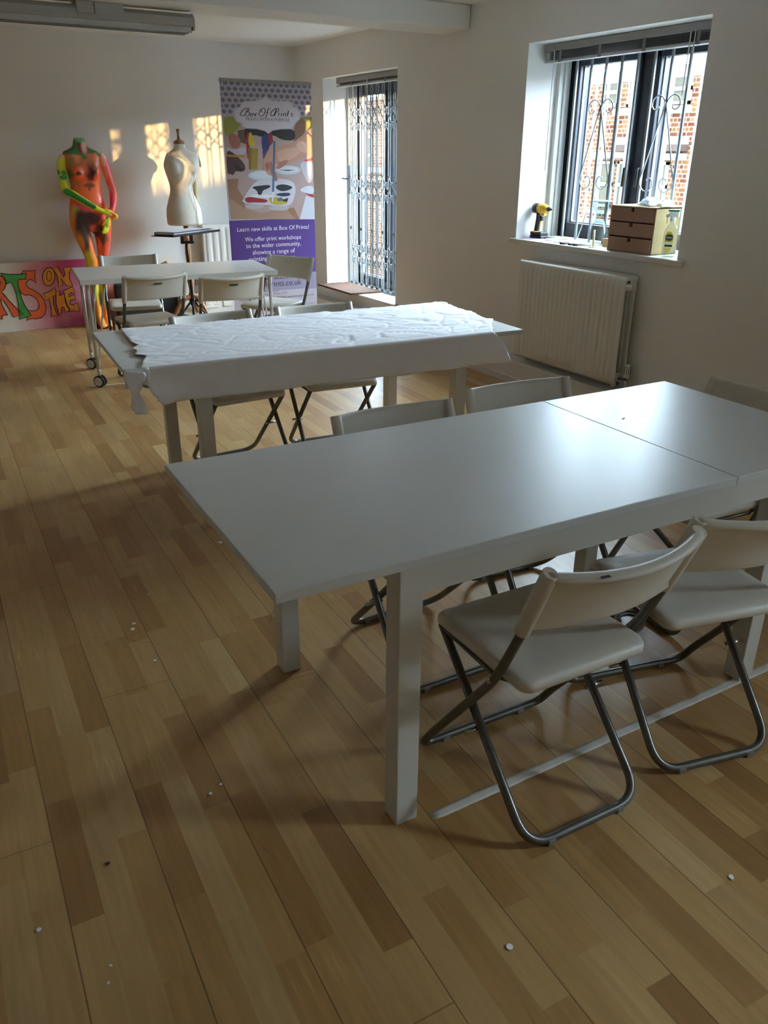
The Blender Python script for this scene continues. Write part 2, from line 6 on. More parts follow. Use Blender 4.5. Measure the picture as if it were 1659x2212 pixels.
BANNER = [((176, 150, 146), [(2.6223, 1.7887), (3.4406, 1.8077), (3.4396, 0.962), (2.6328, 0.9878)]), ((150, 110, 84), [(2.624, 1.3096), (2.726, 1.3131), (2.7102, 1.2369), (2.7566, 1.1636), (2.771, 1.0715), (2.9164, 1.0304), (3.2347, 1.069), (3.2862, 0.9669), (2.6328, 0.9878)]), ((166, 134, 112), [(2.6325, 1.157), (2.771, 1.0715), (2.9164, 1.0304), (3.1674, 1.0517), (3.2414, 0.9684), (2.6328, 0.9878)]), ((196, 190, 200), [(3.3489, 1.4482), (3.3851, 1.4528), (3.4123, 1.4471), (3.4305, 1.4309), (3.4397, 1.4042), (3.4399, 1.3671), (3.4367, 1.3356), (3.4302, 1.3099), (3.4203, 1.2901), (3.4072, 1.2761), (3.3947, 1.2704), (3.3829, 1.2729), (3.3718, 1.2836), (3.3613, 1.3024), (3.3503, 1.3234), (3.3387, 1.3468), (3.3266, 1.3723), (3.3139, 1.4), (3.3134, 1.4219), (3.3251, 1.4379)]), ((146, 148, 66), [(2.674, 1.7899), (2.7086, 1.7907), (2.7352, 1.7858), (2.7537, 1.7751), (2.7641, 1.7586), (2.7662, 1.7363), (2.7603, 1.7151), (2.7463, 1.6951), (2.7243, 1.6762), (2.6943, 1.6587), (2.6704, 1.6466), (2.6526, 1.6399), (2.6409, 1.6387), (2.6353, 1.6429), (2.6308, 1.6548), (2.6274, 1.6745), (2.6251, 1.7018), (2.624, 1.7367), (2.6318, 1.7629), (2.6484, 1.7806)]), ((140, 140, 64), [(3.2673, 1.7993), (3.4405, 1.805), (3.4398, 1.7231), (3.3816, 1.6908)]), ((128, 96, 72), [(3.3113, 1.7783), (3.3346, 1.7876), (3.3528, 1.788), (3.366, 1.7794), (3.3742, 1.7619), (3.3772, 1.7353), (3.3753, 1.7114), (3.3683, 1.69), (3.3563, 1.6714), (3.3394, 1.6555), (3.3245, 1.6396), (3.3116, 1.6238), (3.3007, 1.608), (3.2919, 1.5922), (3.2834, 1.5848), (3.2753, 1.5858), (3.2676, 1.5953), (3.2603, 1.6132), (3.2566, 1.6343), (3.2563, 1.6589), (3.2596, 1.6867), (3.2663, 1.7178), (3.2772, 1.7434), (3.2922, 1.7635)]), ((42, 40, 40), [(2.8468, 1.7072), (2.8953, 1.7102), (2.9351, 1.7104), (2.9658, 1.7077), (2.9874, 1.702), (2.9999, 1.6936), (3.0243, 1.6896), (3.0609, 1.6902), (3.1097, 1.6953), (3.171, 1.7051), (3.2183, 1.7059), (3.2513, 1.6976), (3.27, 1.6802), (3.2743, 1.6535), (3.2687, 1.6337), (3.2532, 1.6206), (3.2281, 1.6145), (3.1932, 1.6152), (3.1627, 1.6185), (3.1364, 1.6243), (3.1143, 1.6326), (3.0964, 1.6435), (3.0757, 1.6501), (3.0522, 1.6525), (3.026, 1.6508), (2.997, 1.6449), (2.9708, 1.6421), (2.9476, 1.6424), (2.9271, 1.6457), (2.9095, 1.6519), (2.8893, 1.6522), (2.8666, 1.6465), (2.8412, 1.6348), (2.8133, 1.6171), (2.7926, 1.6109), (2.779, 1.6162), (2.7726, 1.6328), (2.7734, 1.6609), (2.7859, 1.6826), (2.8104, 1.698)]), ((96, 78, 58), [(2.7431, 1.6851), (2.8041, 1.6947), (2.8166, 1.5823), (2.7468, 1.599)]), ((158, 100, 88), [(2.6735, 1.6562), (2.6888, 1.6607), (2.7038, 1.6615), (2.7186, 1.6585), (2.7331, 1.6517), (2.7474, 1.6411), (2.7573, 1.6283), (2.7628, 1.6133), (2.7638, 1.596), (2.7604, 1.5764), (2.7529, 1.5614), (2.7414, 1.551), (2.7259, 1.5452), (2.7064, 1.544), (2.6901, 1.5498), (2.6771, 1.5627), (2.6672, 1.5826), (2.6606, 1.6095), (2.6594, 1.6306), (2.6637, 1.6462)]), ((186, 178, 192), [(2.6489, 1.5555), (2.6602, 1.5502), (2.6736, 1.5465), (2.689, 1.5444), (2.7064, 1.544), (2.7259, 1.5452), (2.7438, 1.5472), (2.76, 1.55), (2.7747, 1.5537), (2.7877, 1.5581), (2.7974, 1.5582), (2.8037, 1.5539), (2.8067, 1.5451), (2.8063, 1.532), (2.8031, 1.5213), (2.7972, 1.5129), (2.7884, 1.5069), (2.777, 1.5034), (2.7607, 1.5016), (2.7396, 1.5015), (2.7138, 1.5032), (2.6833, 1.5065), (2.6602, 1.5123), (2.6443, 1.5205), (2.6356, 1.5311), (2.6342, 1.544), (2.6359, 1.5524), (2.6408, 1.5562)]), ((176, 156, 144), [(3.0386, 1.5965), (3.1258, 1.5995), (3.1924, 1.5985), (3.2379, 1.5933), (3.2617, 1.584), (3.2638, 1.5706), (3.251, 1.5547), (3.2231, 1.5365), (3.1804, 1.5161), (3.123, 1.4934), (3.0728, 1.4764), (3.0298, 1.4651), (2.9939, 1.4595), (2.965, 1.4595), (2.9426, 1.4678), (2.9267, 1.4845), (2.9172, 1.5094), (2.9142, 1.5425), (2.9332, 1.568), (2.9746, 1.5859)]), ((150, 36, 40), [(2.8296, 1.6784), (2.8354, 1.6817), (2.84, 1.6767), (2.8434, 1.6632), (2.8456, 1.6413), (2.8466, 1.6109), (2.8457, 1.5799), (2.8428, 1.5481), (2.8379, 1.5157), (2.8311, 1.4826), (2.8253, 1.466), (2.8207, 1.466), (2.8172, 1.4826), (2.8148, 1.5156), (2.8137, 1.5471), (2.8137, 1.5771), (2.8149, 1.6057), (2.8173, 1.6329), (2.8206, 1.654), (2.8246, 1.6692)]), ((196, 172, 44), [(2.8493, 1.669), (2.8552, 1.6745), (2.8617, 1.673), (2.8687, 1.6644), (2.8761, 1.6488), (2.8841, 1.6261), (2.8896, 1.6073), (2.8925, 1.5926), (2.8928, 1.5819), (2.8906, 1.5753), (2.8854, 1.5703), (2.8774, 1.567), (2.8664, 1.5653), (2.8525, 1.5652), (2.8427, 1.5711), (2.8368, 1.5831), (2.835, 1.601), (2.8371, 1.625), (2.8402, 1.6442), (2.8443, 1.6589)]), ((152, 124, 44), [(2.829, 1.5545), (2.9191, 1.5463), (2.9027, 1.3862), (2.8256, 1.383)]), ((124, 98, 36), [(2.829, 1.5545), (2.8606, 1.5521), (2.8463, 1.3838), (2.8256, 1.383)]), ((52, 60, 112), [(2.9705, 1.6577), (2.9812, 1.6633), (2.991, 1.6653), (3.0, 1.6638), (3.0082, 1.6588), (3.0155, 1.6501), (3.0212, 1.6387), (3.0254, 1.6244), (3.0279, 1.6074), (3.0289, 1.5875), (3.027, 1.5698), (3.0221, 1.5543), (3.0144, 1.5409), (3.0038, 1.5298), (2.9938, 1.5225), (2.9844, 1.5191), (2.9757, 1.5196), (2.9676, 1.524), (2.9615, 1.5348), (2.9573, 1.5519), (2.9551, 1.5753), (2.9548, 1.605), (2.9573, 1.6286), (2.9625, 1.6461)]), ((150, 38, 46), [(3.0192, 1.6545), (3.0552, 1.6831), (3.0612, 1.6022), (3.0277, 1.5665)]), ((64, 70, 120), [(2.9576, 1.5306), (3.0094, 1.522), (3.0036, 1.4595), (2.9637, 1.4595)]), ((78, 50, 46), [(2.652, 1.5312), (2.6654, 1.5269), (2.6788, 1.521), (2.692, 1.5134), (2.7052, 1.5042), (2.7183, 1.4933), (2.7311, 1.4824), (2.7436, 1.4715), (2.7558, 1.4605), (2.7678, 1.4495), (2.7775, 1.4379), (2.785, 1.4257), (2.7902, 1.4129), (2.7931, 1.3996), (2.7923, 1.3887), (2.7879, 1.3802), (2.7798, 1.3743), (2.768, 1.3708), (2.7558, 1.3687), (2.7434, 1.3681), (2.7306, 1.369), (2.7175, 1.3713), (2.7068, 1.3705), (2.6984, 1.3668), (2.6923, 1.3601), (2.6885, 1.3504), (2.6834, 1.3442), (2.6771, 1.3416), (2.6696, 1.3425), (2.6608, 1.347), (2.6529, 1.3498), (2.646, 1.351), (2.6399, 1.3505), (2.6346, 1.3483), (2.631, 1.3588), (2.6291, 1.382), (2.6287, 1.4177), (2.63, 1.4659), (2.6343, 1.5007), (2.6416, 1.5224)]), ((50, 34, 34), [(2.6942, 1.433), (2.7824, 1.384), (2.7503, 1.3655), (2.699, 1.3889)]), ((178, 126, 56), [(2.634, 1.5011), (2.8023, 1.4929), (2.8013, 1.4788), (2.6348, 1.4855)]), ((188, 192, 204), [(3.0795, 1.3344), (3.0722, 1.3215), (3.0524, 1.3099), (3.0221, 1.3009), (2.9844, 1.2953), (2.9431, 1.2937), (2.9023, 1.2962), (2.8659, 1.3025), (2.8375, 1.312), (2.8197, 1.3237), (2.8142, 1.3365), (2.8214, 1.3492), (2.8407, 1.3605), (2.8703, 1.3695), (2.9073, 1.3752), (2.9482, 1.377), (2.9891, 1.3747), (3.026, 1.3686), (3.0551, 1.3592), (3.0736, 1.3474)]), ((206, 208, 216), [(3.0574, 1.34), (3.0513, 1.3305), (3.0349, 1.322), (3.0098, 1.3154), (2.9785, 1.3113), (2.9441, 1.3101), (2.9101, 1.3119), (2.8797, 1.3166), (2.8559, 1.3236), (2.841, 1.3322), (2.8363, 1.3417), (2.8422, 1.3511), (2.8583, 1.3595), (2.8829, 1.3661), (2.9137, 1.3703), (2.9479, 1.3716), (2.982, 1.3699), (3.0127, 1.3653), (3.037, 1.3584), (3.0524, 1.3497)]), ((180, 188, 198), [(3.3155, 1.377), (3.3087, 1.365), (3.2901, 1.3543), (3.2615, 1.3459), (3.2259, 1.3407), (3.1867, 1.3391), (3.1479, 1.3413), (3.1133, 1.347), (3.0862, 1.3556), (3.0691, 1.3664), (3.0637, 1.3782), (3.0704, 1.39), (3.0886, 1.4005), (3.1165, 1.4089), (3.1516, 1.4142), (3.1904, 1.416), (3.2292, 1.414), (3.2642, 1.4084), (3.292, 1.3998), (3.3097, 1.389)]), ((200, 206, 212), [(3.2936, 1.3808), (3.288, 1.3723), (3.2727, 1.3646), (3.2492, 1.3587), (3.2198, 1.3549), (3.1874, 1.3538), (3.1553, 1.3553), (3.1266, 1.3594), (3.1041, 1.3656), (3.0899, 1.3733), (3.0853, 1.3817), (3.0908, 1.3901), (3.1058, 1.3977), (3.1289, 1.4036), (3.1579, 1.4074), (3.19, 1.4087), (3.2222, 1.4072), (3.2512, 1.4032), (3.2741, 1.3971), (3.2888, 1.3893)]), ((70, 74, 86), [(3.0969, 1.3781), (3.1833, 1.3813), (3.2649, 1.3772), (3.1936, 1.3702)]), ((206, 206, 214), [(3.3187, 1.2291), (3.3371, 1.2359), (3.3555, 1.241), (3.374, 1.2442), (3.3925, 1.2457), (3.411, 1.2455), (3.4248, 1.2409), (3.4338, 1.2319), (3.438, 1.2185), (3.4374, 1.2008), (3.4302, 1.1884), (3.4164, 1.1815), (3.396, 1.1801), (3.3691, 1.1841), (3.3467, 1.189), (3.3286, 1.1946), (3.3148, 1.201), (3.3053, 1.2082), (3.3028, 1.2153), (3.3073, 1.2223)]), ((170, 40, 50), [(3.3402, 1.19), (3.4364, 1.1693), (3.4357, 1.1502), (3.4064, 1.1556)]), ((172, 60, 70), [(3.3506, 1.4551), (3.4403, 1.4828), (3.4394, 1.4551), (3.3723, 1.4459)]), ((204, 202, 212), [(3.3561, 1.166), (3.4399, 1.1406), (3.4396, 0.962), (3.2862, 0.9669)]), ((182, 172, 178), [(2.9432, 1.0838), (2.9385, 1.0776), (2.9257, 1.0722), (2.9061, 1.0682), (2.8816, 1.0659), (2.8548, 1.0656), (2.8281, 1.0673), (2.8043, 1.0708), (2.7856, 1.0758), (2.7738, 1.0817), (2.77, 1.0881), (2.7746, 1.0943), (2.7872, 1.0996), (2.8065, 1.1036), (2.8307, 1.1059), (2.8574, 1.1063), (2.8841, 1.1047), (2.9082, 1.1012), (2.9272, 1.0962), (2.9392, 1.0902)]), ((182, 172, 178), [(3.188, 1.0654), (3.1829, 1.0585), (3.1688, 1.0525), (3.1471, 1.0481), (3.12, 1.0456), (3.0902, 1.0453), (3.0606, 1.0472), (3.0342, 1.0511), (3.0134, 1.0567), (3.0003, 1.0633), (2.9961, 1.0703), (3.0011, 1.0772), (3.0149, 1.0831), (3.0362, 1.0875), (3.063, 1.0901), (3.0926, 1.0905), (3.1222, 1.0886), (3.1489, 1.0848), (3.1701, 1.0792), (3.1835, 1.0726)]), ((200, 196, 206), [(2.7453, 1.1324), (2.7539, 1.1448), (2.764, 1.1591), (2.7756, 1.1755), (2.7886, 1.1937), (2.803, 1.214), (2.8179, 1.2325), (2.8334, 1.2493), (2.8494, 1.2644), (2.8659, 1.2778), (2.8863, 1.2886), (2.9104, 1.2969), (2.9384, 1.3025), (2.9703, 1.3056), (3.0049, 1.3076), (3.0422, 1.3083), (3.0824, 1.308), (3.1254, 1.3064), (3.1622, 1.3026), (3.1925, 1.2965), (3.2164, 1.2882), (3.2337, 1.2775), (3.2461, 1.2634), (3.2536, 1.2459), (3.2561, 1.2248), (3.2537, 1.2002), (3.2488, 1.1766), (3.2416, 1.1537), (3.232, 1.1318), (3.2199, 1.1108), (3.2019, 1.0956), (3.178, 1.0861), (3.1483, 1.0824), (3.1127, 1.0844), (3.0652, 1.0877), (3.0059, 1.092), (2.9352, 1.0975), (2.8533, 1.1041), (2.7947, 1.1121), (2.7588, 1.1215)]), ((222, 220, 226), [(2.8598, 1.1833), (2.8862, 1.1851), (2.9133, 1.1855), (2.9411, 1.1844), (2.9696, 1.1819), (2.9987, 1.1779), (3.02, 1.1738), (3.0332, 1.1695), (3.0383, 1.165), (3.0354, 1.1604), (3.0197, 1.1575), (2.9915, 1.1563), (2.9508, 1.1569), (2.8978, 1.1591), (2.8584, 1.1619), (2.8323, 1.1652), (2.8195, 1.1692), (2.8198, 1.1738), (2.8266, 1.1776), (2.8399, 1.1808)]), ((34, 34, 38), [(2.8673, 1.2488), (2.8924, 1.2519), (2.9166, 1.2544), (2.9399, 1.2564), (2.9621, 1.2578), (2.9834, 1.2587), (2.9994, 1.2579), (3.0099, 1.2555), (3.015, 1.2514), (3.0147, 1.2457), (3.0097, 1.24), (3.0, 1.2344), (2.9857, 1.2288), (2.9667, 1.2234), (2.952, 1.217), (2.9416, 1.2097), (2.9355, 1.2015), (2.9336, 1.1923), (2.9299, 1.1855), (2.9243, 1.181), (2.9169, 1.1788), (2.9076, 1.179), (2.9005, 1.1814), (2.8955, 1.1861), (2.8927, 1.1931), (2.8919, 1.2022), (2.8875, 1.2109), (2.8795, 1.219), (2.8678, 1.2266), (2.8526, 1.2337), (2.8474, 1.2397), (2.8523, 1.2448)]), ((40, 42, 52), [(3.0973, 1.2588), (3.1164, 1.2616), (3.1367, 1.262), (3.1584, 1.26), (3.1813, 1.2555), (3.2056, 1.2487), (3.2204, 1.2419), (3.2256, 1.2351), (3.2211, 1.2282), (3.2071, 1.2215), (3.1924, 1.2158), (3.1772, 1.2114), (3.1613, 1.2082), (3.1448, 1.2061), (3.1292, 1.2061), (3.1143, 1.2081), (3.1003, 1.2121), (3.0871, 1.2181), (3.0773, 1.2243), (3.0709, 1.2307), (3.0679, 1.2374), (3.0682, 1.2443), (3.0733, 1.2502), (3.083, 1.255)]), ((38, 44, 86), [(3.0752, 1.1858), (3.093, 1.189), (3.1117, 1.1913), (3.1315, 1.1927), (3.1524, 1.1932), (3.1742, 1.1928), (3.1902, 1.1909), (3.2004, 1.1874), (3.2046, 1.1825), (3.2029, 1.1759), (3.1965, 1.1706), (3.1853, 1.1666), (3.1694, 1.1639), (3.1488, 1.1624), (3.129, 1.1626), (3.11, 1.1645), (3.0919, 1.1681), (3.0745, 1.1733), (3.066, 1.178), (3.0662, 1.1821)]), ((150, 34, 42), [(2.7862, 1.159), (2.7994, 1.1622), (2.8126, 1.1639), (2.8257, 1.1642), (2.8387, 1.1631), (2.8517, 1.1606), (2.8686, 1.1576), (2.8895, 1.1543), (2.9145, 1.1507), (2.9435, 1.1466), (2.9645, 1.1418), (2.9776, 1.1363), (2.9826, 1.1301), (2.9795, 1.1232), (2.9698, 1.1185), (2.9536, 1.116), (2.9309, 1.1156), (2.9018, 1.1174), (2.8754, 1.1186), (2.8516, 1.1191), (2.8306, 1.119), (2.8121, 1.1183), (2.7972, 1.1201), (2.7857, 1.1243), (2.7777, 1.1311), (2.7731, 1.1404), (2.773, 1.1481), (2.7774, 1.1543)]), ((188, 164, 50), [(3.0164, 1.1573), (3.0353, 1.1593), (3.0568, 1.1583), (3.081, 1.1543), (3.1078, 1.1473), (3.1373, 1.1374), (3.1584, 1.1284), (3.1711, 1.1205), (3.1752, 1.1136), (3.1708, 1.1078), (3.1609, 1.103), (3.1457, 1.0993), (3.125, 1.0965), (3.0989, 1.0948), (3.0761, 1.0947), (3.0565, 1.0964), (3.0401, 1.0997), (3.0269, 1.1047), (3.0158, 1.1111), (3.0068, 1.1188), (2.9999, 1.128), (2.9951, 1.1386), (2.9963, 1.147), (3.0034, 1.1532)]), ((70, 104, 110), [(3.0739, 1.148), (3.1178, 1.1565), (3.1382, 1.1279), (3.0835, 1.1244)]), ((40, 40, 48), [(3.1277, 1.1376), (3.1832, 1.1505), (3.1706, 1.1178), (3.1323, 1.1206)]), ((192, 142, 122), [(3.439, 1.7007), (3.3811, 1.6774), (3.3143, 1.6406), (3.2586, 1.6042), (3.1497, 1.5719), (3.043, 1.5577), (2.9931, 1.513), (2.9579, 1.4505), (2.9678, 1.3877), (2.9989, 1.3423), (3.0407, 1.3283), (3.0651, 1.2851), (3.0882, 1.2959), (3.0794, 1.3508), (3.0498, 1.3964), (3.108, 1.3853), (3.1855, 1.4278), (3.2956, 1.4551), (3.3741, 1.4918), (3.4403, 1.4828)]), ((160, 104, 88), [(3.0609, 1.3794), (3.0682, 1.368), (3.0743, 1.356), (3.0792, 1.3434), (3.0827, 1.3303), (3.0849, 1.3165), (3.0851, 1.3055), (3.0833, 1.2973), (3.0795, 1.2918), (3.0738, 1.2891), (3.0679, 1.2898), (3.0619, 1.2939), (3.0559, 1.3013), (3.0498, 1.3122), (3.0441, 1.3228), (3.0386, 1.3334), (3.0336, 1.3438), (3.0288, 1.354), (3.0241, 1.3651), (3.0195, 1.377), (3.0149, 1.3898), (3.0104, 1.4033), (3.0091, 1.4157), (3.0111, 1.427), (3.0163, 1.4371), (3.0248, 1.4461), (3.0319, 1.4489), (3.0376, 1.4455), (3.0421, 1.4359), (3.0451, 1.4201), (3.0493, 1.4055), (3.0545, 1.3919)]), ((206, 160, 140), [(3.1117, 1.5326), (3.1307, 1.5394), (3.151, 1.5451), (3.1726, 1.5497), (3.1956, 1.5532), (3.2199, 1.5556), (3.2437, 1.558), (3.2668, 1.5605), (3.2893, 1.5629), (3.3112, 1.5653), (3.3247, 1.5626), (3.3298, 1.5547), (3.3266, 1.5416), (3.3149, 1.5234), (3.2992, 1.5069), (3.2794, 1.4921), (3.2557, 1.479), (3.228, 1.4676), (3.2025, 1.4579), (3.1792, 1.45), (3.158, 1.4437), (3.1389, 1.4392), (3.123, 1.4415), (3.1101, 1.4505), (3.1002, 1.4663), (3.0934, 1.4888), (3.0931, 1.5073), (3.0992, 1.5219)]), ((170, 116, 100), [(3.0839, 1.4359), (3.0947, 1.4381), (3.1083, 1.4415), (3.1245, 1.446), (3.1436, 1.4517), (3.1655, 1.4585), (3.1811, 1.461), (3.1904, 1.4593), (3.1935, 1.4534), (3.1903, 1.4432), (3.1831, 1.4328), (3.1718, 1.4224), (3.1564, 1.4118), (3.137, 1.4012), (3.1192, 1.3939), (3.1029, 1.39), (3.0881, 1.3895), (3.0749, 1.3922), (3.0658, 1.3966), (3.0608, 1.4025), (3.0599, 1.4099), (3.063, 1.419), (3.0681, 1.4263), (3.075, 1.4319)]), ((204, 150, 150), [(3.0588, 1.4235), (3.0893, 1.437), (3.0988, 1.4144), (3.0677, 1.3918)]), ((150, 98, 84), [(2.972, 1.4237), (3.0052, 1.4505), (3.0127, 1.3965), (2.9894, 1.3605)]), ((212, 170, 150), [(3.3287, 1.6105), (3.3464, 1.6084), (3.3601, 1.6024), (3.37, 1.5923), (3.376, 1.5782), (3.3781, 1.5601), (3.3778, 1.5451), (3.3753, 1.5331), (3.3705, 1.5243), (3.3634, 1.5185), (3.3527, 1.5179), (3.3385, 1.5224), (3.3207, 1.532), (3.2995, 1.5466), (3.2858, 1.5603), (3.2795, 1.5732), (3.2807, 1.5853), (3.2894, 1.5966), (3.3002, 1.6046), (3.3133, 1.6092)]), ((224, 180, 160), [(3.326, 1.6076), (3.3348, 1.6095), (3.3433, 1.6082), (3.3516, 1.6038), (3.3597, 1.5962), (3.3675, 1.5854), (3.3729, 1.5739), (3.3761, 1.5617), (3.3768, 1.5488), (3.3752, 1.5351), (3.3734, 1.5249), (3.3715, 1.518), (3.3694, 1.5146), (3.3672, 1.5146), (3.3657, 1.5177), (3.3648, 1.524), (3.3647, 1.5333), (3.3651, 1.5458), (3.3622, 1.5577), (3.3557, 1.569), (3.3459, 1.5797), (3.3326, 1.5897), (3.3249, 1.5977), (3.3227, 1.6037)]), ((66, 104, 146), [(3.0648, 1.6093), (3.0827, 1.6095), (3.0673, 1.4235), (3.0476, 1.2024), (3.0294, 1.2027), (3.0481, 1.4235)]), ((216, 214, 220), [(3.0294, 1.2027), (3.0476, 1.2024), (3.0355, 1.119), (3.0226, 1.1192)])]
PLAQUE = ([(3.0142, 1.9573), (3.0354, 1.9351), (3.0738, 1.9219), (3.1255, 1.9184), (3.2198, 1.9213), (3.2532, 1.912), (3.2655, 1.8777), (3.3079, 1.8719), (3.3308, 1.8315), (3.3224, 1.7829), (3.2812, 1.7512), (3.2641, 1.727), (3.2331, 1.7053), (3.1139, 1.6998), (3.0555, 1.6875), (3.0197, 1.6633), (2.9877, 1.6846), (2.9164, 1.6991), (2.8198, 1.7018), (2.7857, 1.7184), (2.7752, 1.7412), (2.7398, 1.749), (2.7164, 1.7824), (2.7159, 1.8287), (2.7377, 1.8545), (2.7741, 1.8639), (2.7831, 1.8927), (2.811, 1.9069), (2.9099, 1.9142), (2.9716, 1.9271)], [(3.0141, 1.9537), (3.0348, 1.9321), (3.0722, 1.9192), (3.1225, 1.9158), (3.2145, 1.9186), (3.2471, 1.9095), (3.259, 1.8761), (3.3003, 1.8705), (3.3226, 1.831), (3.3144, 1.7837), (3.2743, 1.7528), (3.2575, 1.7293), (3.2273, 1.7081), (3.1112, 1.7027), (3.0543, 1.6907), (3.0194, 1.6671), (2.9882, 1.6879), (2.9187, 1.702), (2.8245, 1.7046), (2.7912, 1.7208), (2.781, 1.743), (2.7464, 1.7507), (2.7236, 1.7832), (2.7231, 1.8284), (2.7443, 1.8535), (2.7799, 1.8627), (2.7887, 1.8908), (2.8159, 1.9047), (2.9123, 1.9118), (2.9725, 1.9244)], [(3.014, 1.9523), (3.0345, 1.9309), (3.0715, 1.9181), (3.1214, 1.9147), (3.2124, 1.9176), (3.2446, 1.9085), (3.2564, 1.8755), (3.2972, 1.8699), (3.3194, 1.8309), (3.3112, 1.7841), (3.2715, 1.7535), (3.2549, 1.7302), (3.2251, 1.7092), (3.1102, 1.7039), (3.0539, 1.692), (3.0193, 1.6686), (2.9884, 1.6892), (2.9196, 1.7032), (2.8264, 1.7057), (2.7934, 1.7217), (2.7833, 1.7438), (2.7491, 1.7513), (2.7265, 1.7835), (2.726, 1.8283), (2.747, 1.8531), (2.7822, 1.8622), (2.7909, 1.89), (2.8178, 1.9038), (2.9133, 1.9108), (2.9729, 1.9232)])
LINES = [('PRINTS WITH A PURPOSE', 2.8237, 3.2231, 1.7625, 'grey', 0), ('Learn new skills at Box Of Prints!', 2.6831, 3.3779, 0.8829, 'white', 0), ('We offer print workshops', 2.7496, 3.2947, 0.7984, 'white', 0), ('to the wider community,', 2.7564, 3.29, 0.742, 'white', 0), ('showing a range of', 2.8144, 3.2284, 0.6834, 'white', 0), ('printing techniques.', 2.7763, 3.2372, 0.6263, 'white', 0), ('Book your session at:', 2.7295, 3.2585, 0.4571, 'ink', 0), ('boxofprints.co.uk', 2.7741, 3.2814, 0.3943, 'ink', 0), ('Box Of Prints LTD', 2.8954, 3.1294, 0.32, 'grey', 0), ('Email: info@boxofprints.co.uk, Website: www.boxofprints.co.uk', 2.6619, 3.4053, 0.2853, 'grey', 0)]
PAINT = [(1.6424, 1.4439, 0.1785, 0.0744, (168, 92, 60), 0.6), (1.5612, 1.468, 0.0644, 0.0595, (206, 128, 84), 0.6), (1.5366, 1.4439, 0.0446, 0.0595, (150, 110, 60), 0.7), (1.7225, 1.4031, 0.0644, 0.0446, (130, 70, 40), 0.7), (1.5126, 1.3104, 0.0372, 0.0942, (88, 84, 44), 0.6), (1.5526, 1.2362, 0.0545, 0.0843, (176, 92, 56), 0.7), (1.6788, 1.3377, 0.0595, 0.0744, (96, 34, 40), 0.5), (1.584, 1.3343, 0.0347, 0.0297, (60, 26, 30), 0.4), (1.7193, 1.3424, 0.0307, 0.0297, (62, 28, 28), 0.4), (1.6405, 1.3707, 0.0397, 0.0545, (190, 96, 66), 0.7), (1.5969, 1.3056, 0.0644, 0.0297, (232, 84, 40), 0.6), (1.7436, 1.3042, 0.0397, 0.0446, (240, 84, 36), 0.5), (1.6658, 1.245, 0.0595, 0.0248, (92, 48, 30), 0.6), (1.661, 1.2264, 0.0149, 0.0347, (110, 50, 30), 0.6), (1.7652, 1.1408, 0.0347, 0.0793, (206, 62, 40), 0.6), (1.5956, 1.056, 0.0942, 0.0347, (196, 66, 76), 0.6), (1.5456, 1.0699, 0.0397, 0.0297, (206, 70, 100), 0.6), (1.6605, 1.0204, 0.0694, 0.0297, (196, 70, 60), 0.6), (1.6315, 0.9701, 0.114, 0.0644, (70, 26, 28), 0.4), (1.5217, 1.0242, 0.0397, 0.0644, (166, 150, 60), 0.5), (1.4755, 0.9156, 0.0347, 0.1487, (214, 124, 56), 0.5), (1.5583, 0.887, 0.0694, 0.1785, (72, 50, 52), 0.35), (1.7735, 0.8703, 0.0744, 0.1785, (228, 78, 58), 0.5), (1.6921, 0.8647, 0.0446, 0.0744, (84, 40, 30), 0.5), (1.5383, 1.5399, 0.0991, 0.0545, (58, 100, 56), 0.5), (1.7412, 1.5371, 0.0843, 0.0446, (70, 90, 56), 0.5), (1.6, 1.5602, 0.0446, 0.0744, (62, 112, 66), 0.5), (1.6274, 1.5164, 0.1091, 0.0297, (52, 104, 56), 0.5), (1.7885, 1.505, 0.0297, 0.0347, (52, 110, 62), 0.5), (1.6562, 1.4803, 0.0248, 0.0297, (56, 104, 52), 0.4), (1.6374, 1.5565, 0.0223, 0.0644, (92, 48, 52), 0.4), (1.6713, 1.5567, 0.0273, 0.0644, (204, 146, 136), 0.5), (1.646, 1.6163, 0.0595, 0.0297, (96, 150, 96), 0.4), (1.5624, 0.7867, 0.0529, 0.119, (78, 60, 50), 0.5), (1.5776, 0.7279, 0.0331, 0.0529, (66, 30, 52), 0.4), (1.5811, 0.6692, 0.0397, 0.0397, (90, 50, 50), 0.6), (1.6365, 0.7251, 0.0463, 0.119, (236, 104, 44), 0.5), (1.5729, 0.6107, 0.0463, 0.1058, (196, 178, 48), 0.5), (1.6306, 0.5957, 0.0397, 0.0793, (236, 130, 44), 0.5), (1.5208, 0.7422, 0.0397, 0.119, (226, 130, 60), 0.5), (1.7381, 0.7673, 0.0529, 0.1058, (110, 62, 40), 0.6), (1.7647, 0.6954, 0.0529, 0.0793, (232, 76, 52), 0.5), (1.6912, 0.6872, 0.0291, 0.0926, (226, 100, 46), 0.5), (1.5927, 0.3213, 0.0793, 0.1984, (186, 172, 56), 0.5), (1.6038, 0.1354, 0.0661, 0.1322, (232, 134, 52), 0.5), (1.6725, 0.2785, 0.0397, 0.1587, (176, 160, 60), 0.5), (1.6862, 0.1031, 0.0529, 0.1058, (236, 110, 48), 0.5), (1.6387, 0.2564, 0.0185, 0.0926, (64, 60, 44), 0.5)]
